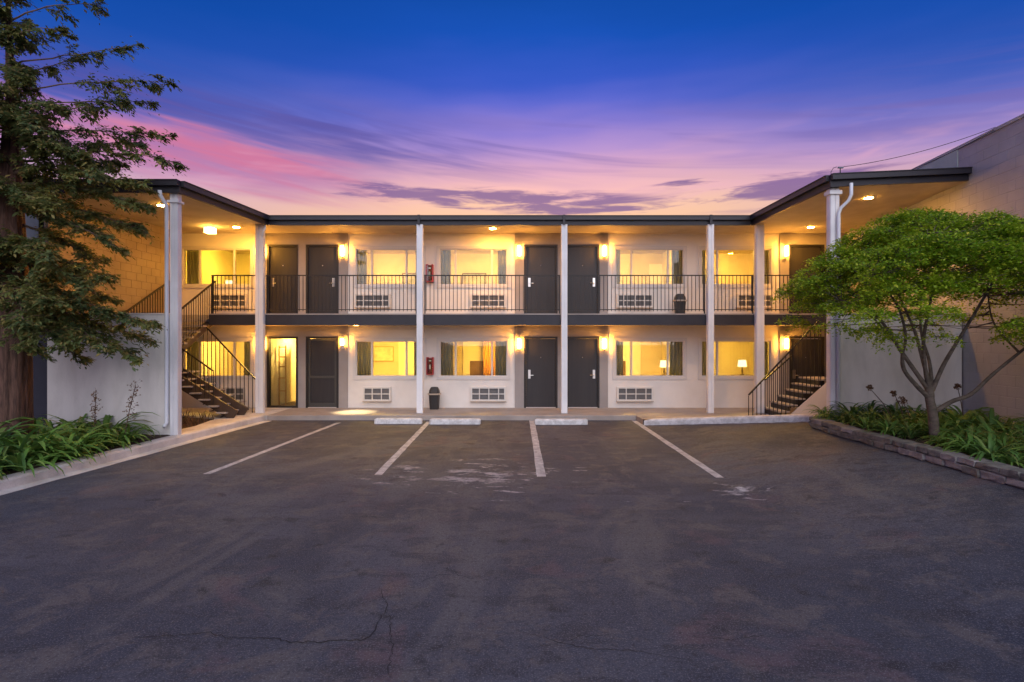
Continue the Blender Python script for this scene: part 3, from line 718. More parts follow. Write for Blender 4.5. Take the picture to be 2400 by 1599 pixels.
# bins
def bin_(x, y, z, label, h=.62, r=.155):
    t = empty('litter_bin', (x, y, z), label, 'bin')
    build('body', MB().lathe((x, y, z), [(r * .80, 0), (r * .84, .01), (r * .98, h * .66), (r * 1.0, h * .68)], 24, sq=5), M_CAN, t)
    build('rim', MB().lathe((x, y, z + h * .68), [(r * 1.10, 0), (r * 1.20, .01), (r * 1.20, .042), (r * 1.02, .045)], 24, sq=5), M_CANR, t)
    build('lid', MB().lathe((x, y, z + h * .68 + .046), [(r * 1.0, 0), (r * .94, .08), (r * .70, .16), (r * .58, .175), (r * .3, .18)], 24, sq=4), M_CAN, t)
    bx('flap', mat('bin_flap', (.055, .05, .047), .4), t, x - .085, x + .085, y - r * 1.02, y - r * .93, z + h * .68 + .05, z + h * .68 + .12)
bin_(px(1004) - .03, 16.55, Z1, 'dark hooded litter bin with tan rim standing on the ground walkway')
bin_(px(1557) - .06, 16.45, Z2 + .001, 'dark litter bin standing on the upper gallery behind the railing', .58)

# ------------------------------------------------------------------ railings
def bal(h): return lambda: MB().box(-.008, .008, -.008, .008, 0, h)
def railing(label, p, q, h=1.06, gap=.107, name='balcony_railing', group='black gallery railing panels'):
    p, q = Vector(p), Vector(q); t = empty(name, (p + q) / 2, label, 'railing', group)
    up = Vector((0, 0, 1))
    build('top_rail', MB().bar(p + up * h, q + up * h, .045, .03), M_IRON, t)
    build('bottom_rail', MB().bar(p + up * .11, q + up * .11, .03, .022), M_IRON, t)
    n = max(2, round((q - p).length / gap))
    for i in range(n):
        c = p.lerp(q, (i + .5) / n)
        inst('baluster', ('bal', h), bal(h - .07), M_IRON, c + up * .065, t)
    for e, s in ((p, 1), (q, -1)):
        c = e + (q - p).normalized() * .02 * s
        inst('post', ('post', h), lambda: MB().box(-.016, .016, -.016, .016, 0, h - .016), M_IRON, c, t)
    return t
yr = YF + .01; zr = Z2 + .012
railing('gallery railing panel at the head of the steel stair', (-8.35, yr, zr), (-7.07, yr, zr))
railing('long gallery railing in front of the taupe-wall doors', (-6.83, yr, zr), (-2.64, yr, zr))
railing('long gallery railing in front of the red cabinet and first twin door', (-2.44, yr, zr), (1.34, yr, zr))
railing('long gallery railing in front of the second twin door and upper bin', (1.54, yr, zr), (5.37, yr, zr))
railing('short gallery railing between the two close-set columns', (5.57, yr, zr), (6.71, yr, zr))
railing('gallery railing running behind the maple at the corner door', (6.95, yr, zr), (8.70, yr, zr))
def rail_fn(label, x0, x1, y, top, basef, gap=.11, group='stair railings', axis='x', mid=None):
    P = (lambda s, z: Vector((s, y, z))) if axis == 'x' else (lambda s, z: Vector((y, s, z)))
    xm = (x0 + x1) / 2; t = empty('stair_railing', P(xm, basef(xm)), label, 'railing', group)
    build('handrail', MB().bar(P(x0, top(x0)), P(x1, top(x1)), .045, .032), M_IRON, t)
    n = max(2, round(abs(x1 - x0) / gap))
    for i in range(n + 1):
        s = x0 + (x1 - x0) * i / n; h = top(s) - basef(s) - .014
        inst('baluster', ('ub',), bal(1.0), M_IRON, P(s, basef(s)), t, (1, 1, h))
    if mid: build('lower_rail', MB().bar(P(mid[0], mid[1]), P(mid[2], mid[3]), .03, .022), M_IRON, t)
    return t

# ------------------------------------------------------------------ left steel stair
t = empty('steel_stair', (-8.0, 15.1, Z1), 'open brown steel stair with concrete treads beside the redwood', 'stair')
fz = lambda x: Z1 + 1.17 * (-7.2 - x) / 1.65
for y in (14.58, 15.16):
    build('stringer', MB().bar((-7.14, y, Z1 + .06), (-8.86, y, 1.26), .06, .30), M_STEEL, t)
for i in range(7):
    z = Z1 + .167 * (i + 1); x = -7.30 - .225 * i
    tr = build('tread', MB().box(x - .27, x, 14.44, 15.74, z - .04, z), M_TREAD, t, bevel=.010)
    for y in (14.64, 15.24, 15.6): build('bracket', MB().bar((x - .24, y, z - .15), (x - .04, y, z - .065), .04, .025), M_STEEL, tr)
bx('landing', M_TREAD, t, -9.80, -8.86, 13.0, 15.74, 1.25, 1.30); bx('landing_beam', M_STEEL, t, -9.80, -8.86, 15.44, 15.50, 1.05, 1.249)
bx('landing_beam', M_STEEL, t, -9.80, -8.86, 14.66, 14.72, 1.05, 1.249)
for x in (-9.0, -9.7): bx('support_post', M_STEEL, t, x - .04, x + .04, 14.6, 14.659, .1, 1.249)
f2 = lambda y: 1.30 + (Z2 - 1.30) * (y - 13.2) / 2.95
for i in range(9):
    z = 1.30 + (Z2 - 1.30) * (i + 1) / 10; y = 13.2 + 2.95 * i / 9.5
    bx('tread', M_TREAD, t, -9.78, -8.46, y, y + .30, z - .05, z)
for x in (-9.72, -8.50): build('stringer', MB().bar((x, 13.1, 1.2), (x, 16.15, Z2 - .12), .05, .22), M_STEEL, t)
rail_fn('black baluster rail on the wall side of the lower steel flight', -7.08, -8.55, 15.68, lambda x: 1.03 + 1.06 * (-7.08 - x), lambda x: max(Z1, fz(x)))
rail_fn('short black rail on the open side of the lower steel flight', -7.68, -8.80, 14.55, lambda x: fz(x) + .88, lambda x: fz(x))
rail_fn('black rail climbing to the gallery in front of the stair window', 13.9, 16.10, -8.44, lambda y: f2(y) + .98, lambda y: f2(y), axis='y')
rail_fn('black rail climbing along the tan block wall above the low wall', 13.6, 16.10, -9.74, lambda y: f2(y) + .98, lambda y: f2(y), axis='y')

# ------------------------------------------------------------------ right concrete stair
t = empty('concrete_stair', (7.7, 15.2, Z1), 'closed concrete stair with dark risers behind the corner columns', 'stair')
for i in range(6):
    z = Z1 + .167 * (i + 1); x = 6.98 + .20 * i
    tr = build('tread', MB().box(x - .03, x + .26, 14.72, 15.72, z - .045, z), M_TREAD, t, bevel=.008)
    bx('riser', M_CAN, tr, x, x + .04, 14.735, 15.70, z - .165, z - .0455)
poly = [(7.06, 14.74, Z1), (8.16, 14.74, Z1 + .0), (8.16, 14.74, 1.07), (8.10, 14.74, 1.07)]
mb = MB().prism([(7.14, 14.70, Z1), (9.6, 14.70, Z1), (9.6, 14.70, 1.08), (8.22, 14.70, 1.08)], (0, .015, 0)); build('side_wall', mb, M_WHITE, t, recalc=True)
bx('landing', M_TREAD, t, 8.24, 9.52, 13.0, 15.72, 1.085, 1.135)
f3 = lambda y: 1.13 + (Z2 - 1.13) * (y - 13.2) / 2.95
for i in range(9):
    z = 1.13 + (Z2 - 1.13) * (i + 1) / 10; y = 13.2 + 2.95 * i / 9.5
    bx('tread', M_TREAD, t, 8.80, 9.55, y, y + .30, z - .05, z)
for x in (8.84, 9.55): build('stringer', MB().bar((x, 13.1, 1.05), (x, 16.15, Z2 - .12), .05, .22), M_STEEL, t)
rail_fn('black rail rising along the near side of the concrete stair', 6.13, 7.95, 14.66, lambda x: .72 + 1.06 * (x - 6.13), lambda x: Z1 if x < 7.0 else Z1 + .85 * (x - 7.0))
rail_fn('low black inner rail along the concrete stair', 6.95, 7.75, 15.66, lambda x: 1.0 + .9 * (x - 6.95), lambda x: Z1 + .85 * max(0, (x - 7.0)))
rail_fn('black guard on the concrete stair landing', 8.0, 8.9, 14.66, lambda x: 2.55, lambda x: 1.10)

# ------------------------------------------------------------------ wheel stops
def wheel_stop(x0, x1, y, label):
    mb = MB(); pr = [(-.10, 0), (-.09, .10), (-.055, .14), (.055, .14), (.09, .10), (.10, 0)]; n = len(pr)
    for x, s in ((x0, .75), (x0 + .05, 1), ((x0 + x1) / 2, 1), (x1 - .05, 1), (x1, .75)):
        for a, z in pr: mb.v.append((x, y + a * s, gz(x, y) + z * (s if s == 1 else .85)))
    for i in range(4):
        for k in range(n): mb.f.append((i * n + k, (i + 1) * n + k, (i + 1) * n + (k + 1) % n, i * n + (k + 1) % n)); mb.mi.append(0)
    mb.f += [list(range(n)), list(range(4 * n, 5 * n))]; mb.mi += [0, 0]
    o = build('wheel_stop', mb, M_STOP, recalc=True, bevel=.008); props(o, label, 'wheel stop', 'white concrete wheel stops')
wheel_stop(-3.52, -2.30, 14.52, 'white concrete wheel stop nearest the bright pool of light')
wheel_stop(-2.10, -.80, 14.45, 'white concrete wheel stop in front of the ground floor bin')
wheel_stop(.58, 1.92, 14.40, 'white concrete wheel stop in front of the twin doors')

# ------------------------------------------------------------------ room things
def curtain(x0, x1, z0, z1, y, label, m=None, amp=.028, group='olive window curtains'):
    n = max(14, int((x1 - x0) / .012)); mb = MB(); rr = random.Random(int(x0 * 1000) + int(z0 * 77)); ph = rr.uniform(0, 6)
    for i in range(n + 1):
        u = i / n; x = x0 + (x1 - x0) * u; d = amp * math.sin(ph + (x - x0) * 60) + .008 * math.sin((x - x0) * 23)
        mb.v += [(x, y + d, z1), (x + rr.uniform(-.004, .004), y + d * 1.2, z0)]
    mb.f = [(2 * i, 2 * i + 1, 2 * i + 3, 2 * i + 2) for i in range(n)]; mb.mi = [0] * n
    o = build('curtain', mb, m or M_CURT, smooth=True); s = o.modifiers.new('s', 'SOLIDIFY'); s.thickness = .006
    props(o, label, 'curtain', group)
CW = {(1, 1): (.42, .0), (2, 1): (.30, .30), (3, 1): (.34, .32), (4, 1): (.22, .34), (5, 1): (.24, .36),
      (1, 0): (.40, .34), (2, 0): (.44, .34), (3, 0): (.40, .40), (4, 0): (.30, .40), (5, 0): (.30, .38)}
for (k, fl), (wl, wr) in CW.items():
    a, b = px(WINS[k][0]), px(WINS[k][1]); z0, z1 = WZ[fl][0] - .25, WZ[fl][1] + .03; y = YW + .24; n = SPOT[(k, fl)]
    if wl: curtain(a - .03, a - .03 + wl, z0, z1, y, f'olive curtain gathered at the left edge of the {n}')
    if wr: curtain(b + .03 - wr, b + .03, z0, z1, y, f'olive curtain gathered at the right edge of the {n}')
curtain(-.98, -.45, Z1 + .1, Z1 + 2.1, YW + 2.6, 'rust orange drape inside the lower room behind the standing bin', M_ORNG, .04, 'rust drape')
def lamp(x, y, z, label, r=.14):
    t = empty('table_lamp', (x, y, z), label, 'lamp')
    build('base', MB().lathe((x, y, z), [(.07, 0), (.07, .02), (.02, .05), (.03, .14), (.015, .22), (.012, .3)], 12), M_WOOD, t, smooth=True)
    build('lamp_shade', MB().lathe((x, y, z + .28), [(r, 0), (r * .86, .22)], 18), E_SHADE, t, smooth=True)
def table(x0, x1, y0, y1, z0, h, label):
    t = empty('night_table', ((x0 + x1) / 2, (y0 + y1) / 2, z0), label, 'table')
    bx('table_top', M_WOOD, t, x0, x1, y0, y1, z0 + h - .04, z0 + h)
    bx('drawer_box', M_WOOD, t, x0 + .03, x1 - .03, y0 + .03, y1 - .03, z0 + .001, z0 + h - .041)
table(4.75, 5.34, YW + 1.2, YW + 1.7, Z1, .86, 'dark wood table under two lamp shades in the lower room')
lamp(4.93, YW + 1.45, Z1 + .86, 'lit lamp with pale shade on the table, farther from the curtain'); lamp(5.22, YW + 1.45, Z1 + .86, 'lit lamp with pale shade on the table, next to the curtain')
table(7.35, 7.95, YW + 1.6, YW + 2.1, Z1, .86, 'dark wood table with one lamp in the corner lower room')
lamp(7.62, YW + 1.85, Z1 + .86, 'single lit lamp with pale shade in the corner lower room')
table(-9.75, -9.25, YW + 1.9, YW + 2.4, Z2, .78, 'dark wood table with a lamp in the upper room above the steel stair')
lamp(-9.5, YW + 2.15, Z2 + .78, 'lit lamp seen through the upper window above the steel stair')
lo_ = empty('picture_frame', (-4.62, YW + 3.36, 1.2), 'pale framed picture on the back wall of the lower room by the screen door', 'picture')
mb = MB(); X0, X1, z0_, z1_ = -4.98, -4.26, 1.42, 1.90
for a in ((X0, X1, z1_, z1_ + .03), (X0, X1, z0_ - .03, z0_), (X0 - .03, X0, z0_ - .03, z1_ + .03), (X1, X1 + .03, z0_ - .03, z1_ + .03)): mb.box(a[0], a[1], YW + 3.36, YW + 3.398, a[2], a[3])
build('frame', mb, mat('frame_gilt', (.5, .36, .16), .5), lo_); bx('canvas', mat('print_paper', (.8, .72, .55), .8, vscale=4, col2=(.55, .5, .4)), lo_, X0, X1, YW + 3.38, YW + 3.398, z0_, z1_)
def picture(x, z, fl, wd, ht, label):
    y = YW + 3.37; p = empty('picture_frame', (x, y, FLOOR[fl] + z), label, 'picture'); a, b, c, d = x - wd / 2, x + wd / 2, FLOOR[fl] + z, FLOOR[fl] + z + ht
    m = MB()
    for q in ((a - .03, b + .03, d, d + .03), (a - .03, b + .03, c - .03, c), (a - .03, a, c, d), (b, b + .03, c, d)): m.box(q[0], q[1], y - .02, y + .022, q[2], q[3])
    build('frame', m, M_WOOD, p); bx('canvas', mat('print_tint', (.55, .50, .40), .8, vscale=3, col2=(.25, .27, .24)), p, a, b, y, y + .022, c, d)
picture(-3.55, 1.15, 1, .7, .5, 'dark framed picture in the upper room by the taupe doors')
picture(-1.35, 1.2, 1, .8, .45, 'dark framed picture in the upper room beside the red cabinet')
picture(6.9, 1.2, 1, .6, .6, 'square framed picture in the upper corner room')
def bed(x0, x1, fl, label):
    z = FLOOR[fl]; t = empty('bed', ((x0 + x1) / 2, YW + 2.3, z), label, 'bed')
    bx('headboard', M_HEAD, t, x0 - .05, x1 + .05, YW + 3.28, YW + 3.36, z, z + 1.28); bx('mattress', M_LINEN, t, x0, x1, YW + 1.4, YW + 3.27, z + .1, z + .58, bevel=.05)
    for q in (.28, .72): bx('pillow', M_LINEN, t, x0 + (x1 - x0) * q - .3, x0 + (x1 - x0) * q + .3, YW + 2.9, YW + 3.2, z + .581, z + .76, bevel=.05)
bed(-1.2, .4, 1, 'bed with dark headboard in the upper room beside the red cabinet'); bed(-1.45, .1, 0, 'bed with dark headboard in the lower room behind the standing bin')
bed(2.4, 4.0, 0, 'bed with dark headboard in the lower room with two lamps')
t = empty('ladder_shelf', (-7.05, YW + .6, Z1), 'tan ladder-like towel rack just inside the glass ground floor door', 'rack')
M_TAN = mat('tan_wood', (.42, .25, .10), .6)
for x in (-7.18, -6.98): bx('side_rail', M_TAN, t, x - .015, x + .015, YW + .55, YW + .6, Z1, Z1 + 1.85)
for z in (.45, .85, 1.2, 1.5, 1.8): bx('rung', M_TAN, t, -7.165, -6.995, YW + .56, YW + .59, Z1 + z - .015, Z1 + z + .015)

# ------------------------------------------------------------------ neighbouring block buildings
def chamfer_block():
    L, H, T, c = .5, .5, .087, .007
    m = MB(); v = [(-L, 0, -H), (L, 0, -H), (L, 0, H), (-L, 0, H)]
    # front at -y, chamfered edge
    f = [(-L + c * 2.5, -T, -H + c * 5), (L - c * 2.5, -T, -H + c * 5), (L - c * 2.5, -T, H - c * 5), (-L + c * 2.5, -T, H - c * 5)]
    g = [(-L, -T + .004, -H), (L, -T + .004, -H), (L, -T + .004, H), (-L, -T + .004, H)]
    m.add(v + g + f, [(3, 2, 1, 0)] + [(i, (i + 1) % 4, 4 + (i + 1) % 4, 4 + i) for i in range(4)] + [(4 + i, 4 + (i + 1) % 4, 8 + (i + 1) % 4, 8 + i) for i in range(4)] + [(8, 9, 10, 11)])
    return m
def block_wall(parent, P0, P1, z0, z1, m, key, keep, bl=.405, bh=.203):
    """P0 -> P1 runs so that the wall's face looks to the right of the walk"""
    P0, P1 = Vector(P0), Vector(P1); d = (P1 - P0); L = d.length; d /= L; ang = math.atan2(d.y, d.x); out = Vector((d.y, -d.x, 0))
    cells = []; row = 0; z = z0
    while z < z1 - .02:
        h = min(bh, z1 - z); u = -(bl / 2) * (row % 2)
        while u < L - .01:
            a, b = max(0, u), min(L, u + bl)
            if b - a > .03: cells.append(((a + b) / 2, z + h / 2, b - a, h))
            u += bl
        z += bh; row += 1
    cells.sort(key=lambda c: 0 if keep(P0 + d * c[0], c[1]) else 1)
    vis = [c for c in cells if keep(P0 + d * c[0], c[1])][:300]; rest = [c for c in cells if c not in set(vis)]
    for c in vis:
        o = inst('block', key, chamfer_block, m, P0 + d * c[0] + Vector((0, 0, c[1])), parent, (c[2] - .005, 1 + rnd.uniform(-.02, .02), c[3] - .005), ang)
    mb = MB(); ch = chamfer_block(); rot = Matrix.Rotation(ang, 3, 'Z')
    for c in rest:
        q = P0 + d * c[0] + Vector((0, 0, c[1]))
        mb.add([q + rot @ Vector((v[0] * (c[2] - .005), v[1], v[2] * (c[3] - .005))) for v in ch.v], ch.f)
    if rest: o = build('blocks', mb, m, parent); o['kind'] = 'stuff'
    cf = .0835 if m is M_BLOCK else .074
    mb = MB().prism([P0 + out * cf + Vector((0, 0, z0)), P1 + out * cf + Vector((0, 0, z0)), P1 - out * .12 + Vector((0, 0, z0)), P0 - out * .12 + Vector((0, 0, z0))], (0, 0, z1 - z0))
    build('mortar_core', mb, M_MORT if m is M_BLOCK else mat('tan_mortar', (.17, .13, .10), .9), parent, recalc=True)
nb = empty('block_building', (10.2, 10, 0), 'tall pale painted block building along the maple side of the lot', 'building')
block_wall(nb, (10.06, 16.95, 0), (8.77, 3.5, 0), .05, 6.2, M_BLOCK, ('blk', 'r'), lambda p, z: 9.2 < p.y < 14.5 and (z > 3.4 if p.y < 12 else z > 3.9))
bx('wall_top', M_STONE2, nb, 0, .001, 0, .001, 0, .001) if False else None
mb = MB().prism([(8.66, 3.5, 6.203), (9.95, 16.95, 6.203), (10.4, 16.95, 6.203), (9.1, 3.5, 6.203)], (0, 0, .06)); build('coping', mb, M_BLOCK, nb, recalc=True)
mb = MB().prism([(9.485, 12.05, 5.62), (9.955, 16.9, 5.62), (10.0, 16.9, 5.62), (9.55, 12.05, 5.62)], (0, 0, .575)); build('parapet', mb, M_GREENW, nb, recalc=True)
lb = empty('dark_neighbour_building', (-11, 12, 0), 'neighbouring building with tan block side and navy front behind the redwood', 'building')
block_wall(lb, (-9.97, 12.06, 0), (-9.97, 16.95, 0), .05, 5.50, M_BLOCKL, ('blk', 'l'), lambda p, z: 2.5 < z < 5.4)
bx('front_wall', M_GREY, lb, -16, -9.98, 12.06, 12.3, 2.5, 5.55); 
for i in range(10): bx('siding_board', M_NAVY, lb, -16, -9.78, 12.035 , 12.058, .1 + i * .24, .1 + i * .24 + .232)
bx('door', M_NAVY, lb, -10.15, -9.80, 12.0, 12.03, .1, 2.3); bx('door_edge', mat('maroon_edge', (.09, .01, .02), .5), lb, -9.795, -9.765, 11.99, 12.03, .1, 2.5)
wv = bx('window', M_GLASS, lb, -11.6, -10.55, 12.03, 12.036, 3.1, 3.6); mb = MB(); mb.box(-11.65, -10.5, 12.0, 12.05, 3.6, 3.65); mb.box(-11.65, -10.5, 12.0, 12.05, 3.05, 3.1); mb.box(-10.55, -10.5, 12.0, 12.05, 3.1, 3.6); mb.box(-11.1, -11.07, 12.0, 12.05, 3.1, 3.6)
build('frame', mb, M_TRIM, wv)

# ------------------------------------------------------------------ service drop on the right roof corner
t = empty('service_bracket', (6.75, 11.75, ZC + .23), 'small metal cable bracket on the roof corner above the downspout', 'cable bracket')
bx('post', M_CABLE, t, 6.93, 6.945, 11.95, 11.965, ZC + .19, ZC + .44); bx('insulator', M_GREY, t, 6.89, 7.00, 11.94, 11.975, ZC + .44, ZC + .47)
build('tail_wire', MB().tube([(6.66, 11.8, ZC + .20), (6.68, 11.85, ZC + .33), (6.76, 11.9, ZC + .43), (6.86, 11.95, ZC + .465)], .006, 5), M_CABLE, t)
def cable(a, b, sag, label):
    a, b = Vector(a), Vector(b); pts = [a.lerp(b, i / 20) - Vector((0, 0, sag * 4 * (i / 20) * (1 - i / 20))) for i in range(21)]
    o = build('overhead_cable', MB().tube(pts, .006, 5), M_CABLE); props(o, label, 'cable', 'overhead cables')
cable((7.0, 11.95, ZC + .47), (9.40, 11.0, 6.28), .10, 'thin overhead cable from the roof bracket to the block wall')
cable((7.9, 12.1, ZC + .22), (9.40, 11.0, 6.24), .07, 'thicker overhead cable rising from the roof edge to the block wall')
o = build('roof_vent', MB().lathe((7.75, 12.3, ZC + .2), [(.10, 0), (.10, .10), (.14, .11), (.12, .15), (.03, .17)], 14), M_NICKEL); props(o, 'small metal vent cap on the roof by the cables', 'vent')

# ------------------------------------------------------------------ stone edging of the raised bed
t = empty('stone_edging', (6.2, 9, .37), 'low dry-stacked stone edging round the maple bed', 'stone edging')
def stone(cx, cy, cz, L, D, H, rz, m):
    mb = MB(); rr = rnd
    for z in (-1, -.6, .7, 1):
        s = .93 if abs(z) == 1 else 1.0
        for k, (a, b) in enumerate(((-1, -1), (0, -1.06), (1, -1), (1, 1), (0, 1.03), (-1, 1))):
            mb.v.append((a * L / 2 * s + rr.uniform(-.010, .010), b * D / 2 * s + rr.uniform(-.014, .014), z * H / 2 + rr.uniform(-.006, .006)))
    for i in range(3):
        for k in range(6): mb.f.append((i * 6 + k, i * 6 + (k + 1) % 6, (i + 1) * 6 + (k + 1) % 6, (i + 1) * 6 + k))
    mb.f += [tuple(range(5, -1, -1)), tuple(range(18, 24))]
    me = bpy.data.meshes.new('stone'); me.from_pydata(mb.v, [], mb.f); me.update(); me.materials.append(m)
    me.polygons.foreach_set('use_smooth', [False] * len(me.polygons))
    o = link('stone', me, (cx, cy, cz), t); o.rotation_euler = (0, 0, rz)
def edge_pts():
    return [(6.16, -.5), (6.17, 6.0), (6.16, 9.0), (6.14, 10.6), (6.18, 11.3), (6.32, 11.62), (6.58, 11.66)]
EP = edge_pts(); seglen = [math.dist(a, b) for a, b in zip(EP, EP[1:])]; TL = sum(seglen)
def along(s):
    for (a, b), l in zip(zip(EP, EP[1:]), seglen):
        if s <= l: f = s / l; return a[0] + (b[0] - a[0]) * f, a[1] + (b[1] - a[1]) * f, math.atan2(b[1] - a[1], b[0] - a[0])
        s -= l
    return EP[-1][0], EP[-1][1], 0
for row, (zc, hh, dd, off) in enumerate(((.410, .095, .22, .0), (.503, .09, .25, .02))):
    s = 5.0 + row * .13
    while s < TL - .1:
        L = rnd.uniform(.24, .42); L = min(L, TL - s)
        x, y, a = along(s + L / 2)
        stone(x + off + rnd.uniform(-.014, .014), y, zc + rnd.uniform(-.006, .006), L * .965, dd * rnd.uniform(.92, 1.08), hh * rnd.uniform(.9, 1.06), a + rnd.uniform(-.10, .10), M_STONE2 if rnd.random() < .3 else M_STONE)
        s += L

# ------------------------------------------------------------------ strap-leaved plants
def aga_mesh(seed, n=44, L=.66, wd=.066):
    rr = random.Random(seed); mb = MB()
    for i in range(n):
        a = rr.uniform(0, 2 * math.pi); l = L * rr.uniform(.6, 1.12); e = rr.uniform(.55, 1.35); w0 = wd * rr.uniform(.75, 1.15)
        p = Vector((math.cos(a) * .05, math.sin(a) * .05, 0)); side = Vector((-math.sin(a), math.cos(a), 0)); S = 6; o = len(mb.v); bend = rr.uniform(.18, .36)
        for k in range(S + 1):
            u = k / S; wk = w0 * (.65 + .8 * u) * (1 - u ** 3.2) / 1.0 * .72 + .001
            nrm = Vector((-math.cos(a) * math.sin(e), -math.sin(a) * math.sin(e), math.cos(e)))
            mb.v += [tuple(p - side * wk / 2 + nrm * wk * .18), tuple(p), tuple(p + side * wk / 2 + nrm * wk * .18)]
            p = p + Vector((math.cos(a) * math.cos(e), math.sin(a) * math.cos(e), math.sin(e))) * l / S; e -= bend * (1 + u * .6)
        for k in range(S):
            b = o + k * 3
            mb.f += [(b, b + 1, b + 4, b + 3), (b + 1, b + 2, b + 5, b + 4)]
    me = bpy.data.meshes.new('strap_leaf_plant'); me.from_pydata(mb.v, [], mb.f); me.update(); me.materials.append((M_AGA, M_AGA2, M_AGA3)[seed % 3])
    me.polygons.foreach_set('use_smooth', [True] * len(me.polygons)); return me
AG = [aga_mesh(s, 30 + 5 * (s % 4), .52 + .05 * (s % 5), .055 + .006 * (s % 4)) for s in range(9)]
def plant(x, y, z, s, label, group):
    o = link('strap_leaf_plant', AG[rnd.randrange(9)], (x, y, z)); o.rotation_euler = (rnd.uniform(-.1, .1), rnd.uniform(-.1, .1), rnd.uniform(0, 6.28)); sc_ = s * rnd.uniform(.75, 1.2); o.scale = (sc_, sc_, sc_)
    props(o, label, 'plant', group)
kx = lambda y: float(np.interp(y, [p[1] for p in path], [p[0] for p in path]))
for row, (off, step, s) in enumerate(((.70, .38, 1.15), (1.1, .42, 1.45), (1.6, .46, 1.6), (2.1, .52, 1.6), (2.7, .6, 1.6))):
    y = 6.7 + row * .25
    while y < 11.55:
        x = kx(y) - off - rnd.uniform(-.12, .14)
        if not (row == 0 and y > 11.3) and math.hypot(x + 9.2, y - 10.4) > .45:
            plant(x, y, .13, s, 'green strap-leaved plant in the ground bed under the redwood', 'strap-leaved plants under the redwood')
        y += step * rnd.uniform(.85, 1.15)
for row, (off, step, s) in enumerate(((.34, .34, .74), (.72, .36, .90), (1.15, .42, .98), (1.65, .48, 1.0), (2.25, .52, 1.0), (2.85, .55, 1.0))):
    y = 6.3 + row * .2
    while y < 11.75:
        x = 6.22 + off + rnd.uniform(-.10, .12)
        if math.hypot(x - 6.8, y - 9.1) > .22 and x < 9.2:
            plant(x, y, .51, s, 'green strap-leaved plant in the stone-edged bed under the maple', 'strap-leaved plants under the maple')
        y += step * rnd.uniform(.85, 1.15)
# fallen leaves on both beds
mb = MB()
for i in range(700):
    if i % 2: y = rnd.uniform(6, 11.7); x = kx(y) - rnd.uniform(.45, 1.4); z = .17
    else: y = rnd.uniform(6, 11.6); x = rnd.uniform(6.36, 8.6); z = .54
    a = rnd.uniform(0, 6.28); l = rnd.uniform(.02, .06); u = Vector((math.cos(a), math.sin(a), rnd.uniform(-.3, .3))) * l; v = Vector((-math.sin(a), math.cos(a), rnd.uniform(-.3, .3))) * l * .35; p = Vector((x, y, z))
    mb.add([p - u, p + v, p + u, p - v], [(0, 1, 2, 3)])
o = build('leaf_litter', mb, M_DRY); props(o, 'brown fallen leaves scattered over the planting beds', 'leaves', None, 'stuff')
# faded flower stalks
def stalk(x, y, z, tip, label, r=.05, loose=False, n=46):
    b = Vector((x, y, z)); e = Vector(tip); mid = b.lerp(e, .5) + Vector((0, 0, .06)); t = empty('flower_stalk', b, label, 'flower')
    build('stem', MB().tube([b, mid, e], [.009, .008, .006], 5), M_TWIG, t)
    mb = MB()
    for i in range(n):
        d = Vector((rnd.gauss(0, 1), rnd.gauss(0, 1), rnd.gauss(.25, 1))).normalized(); q = e + d * r * rnd.uniform(.6, 1.1)
        if loose: q = b.lerp(e, rnd.uniform(.45, 1.05)) + d * r * rnd.uniform(.1, 1.0)
        mb.bar(e if not loose else q - d * .05, q, .002, .002)
        u = d.orthogonal().normalized() * .016; v = d.cross(u).normalized() * .013
        mb.add([q - u, q + v, q + u, q - v], [(0, 1, 2, 3)]); mb.add([q - u + d * .02, q - v, q + u + d * .02, q + v], [(0, 1, 2, 3)])
    fh = build('flower_head', mb, M_DRY, t)
    if loose: fh['kind'] = 'stuff'
stalk(7.25, 10.7, .56, (6.70, 10.6, 1.24), 'pale faded flower head leaning away from the maple trunk')
stalk(7.25, 10.4, .56, (7.02, 10.4, 1.16), 'dark seed head on the taller stalk of the pair before the white wall')
stalk(7.30, 10.3, .56, (7.10, 10.3, 1.03), 'brown open seed head nearest the maple trunk', .075)
stalk(8.40, 10.5, .56, (8.27, 10.5, 1.27), 'brown flower head standing behind the low maple limb')
stalk(-8.05, 10.9, .12, (-8.02, 10.9, 1.10), 'faded brown flower spike nearer the redwood', .13, True, 90)
stalk(-7.50, 10.9, .12, (-7.25, 10.9, 1.28), 'tall faded brown flower spike nearer the column', .13, True, 90)
# dry grass under the steel stair
mb = MB()
for i in range(420):
    x, y = rnd.uniform(-9.3, -7.5), rnd.uniform(12.2, 14.6); a = rnd.uniform(0, 6.28); h = rnd.uniform(.10, .30)
    p = Vector((x, y, .10)); q = p + Vector((math.cos(a) * h * .6, math.sin(a) * h * .6, h)); s = Vector((-math.sin(a), math.cos(a), 0)) * .008
    m_ = p.lerp(q, .5) + Vector((0, 0, h * .12)); mb.add([p - s, p + s, m_ + s, m_ - s, q], [(0, 1, 2, 3), (3, 2, 4)])
o = build('dry_grass', mb, M_DRYG); props(o, 'brown dry grass on the soil under the steel stair', 'grass', None, 'stuff')

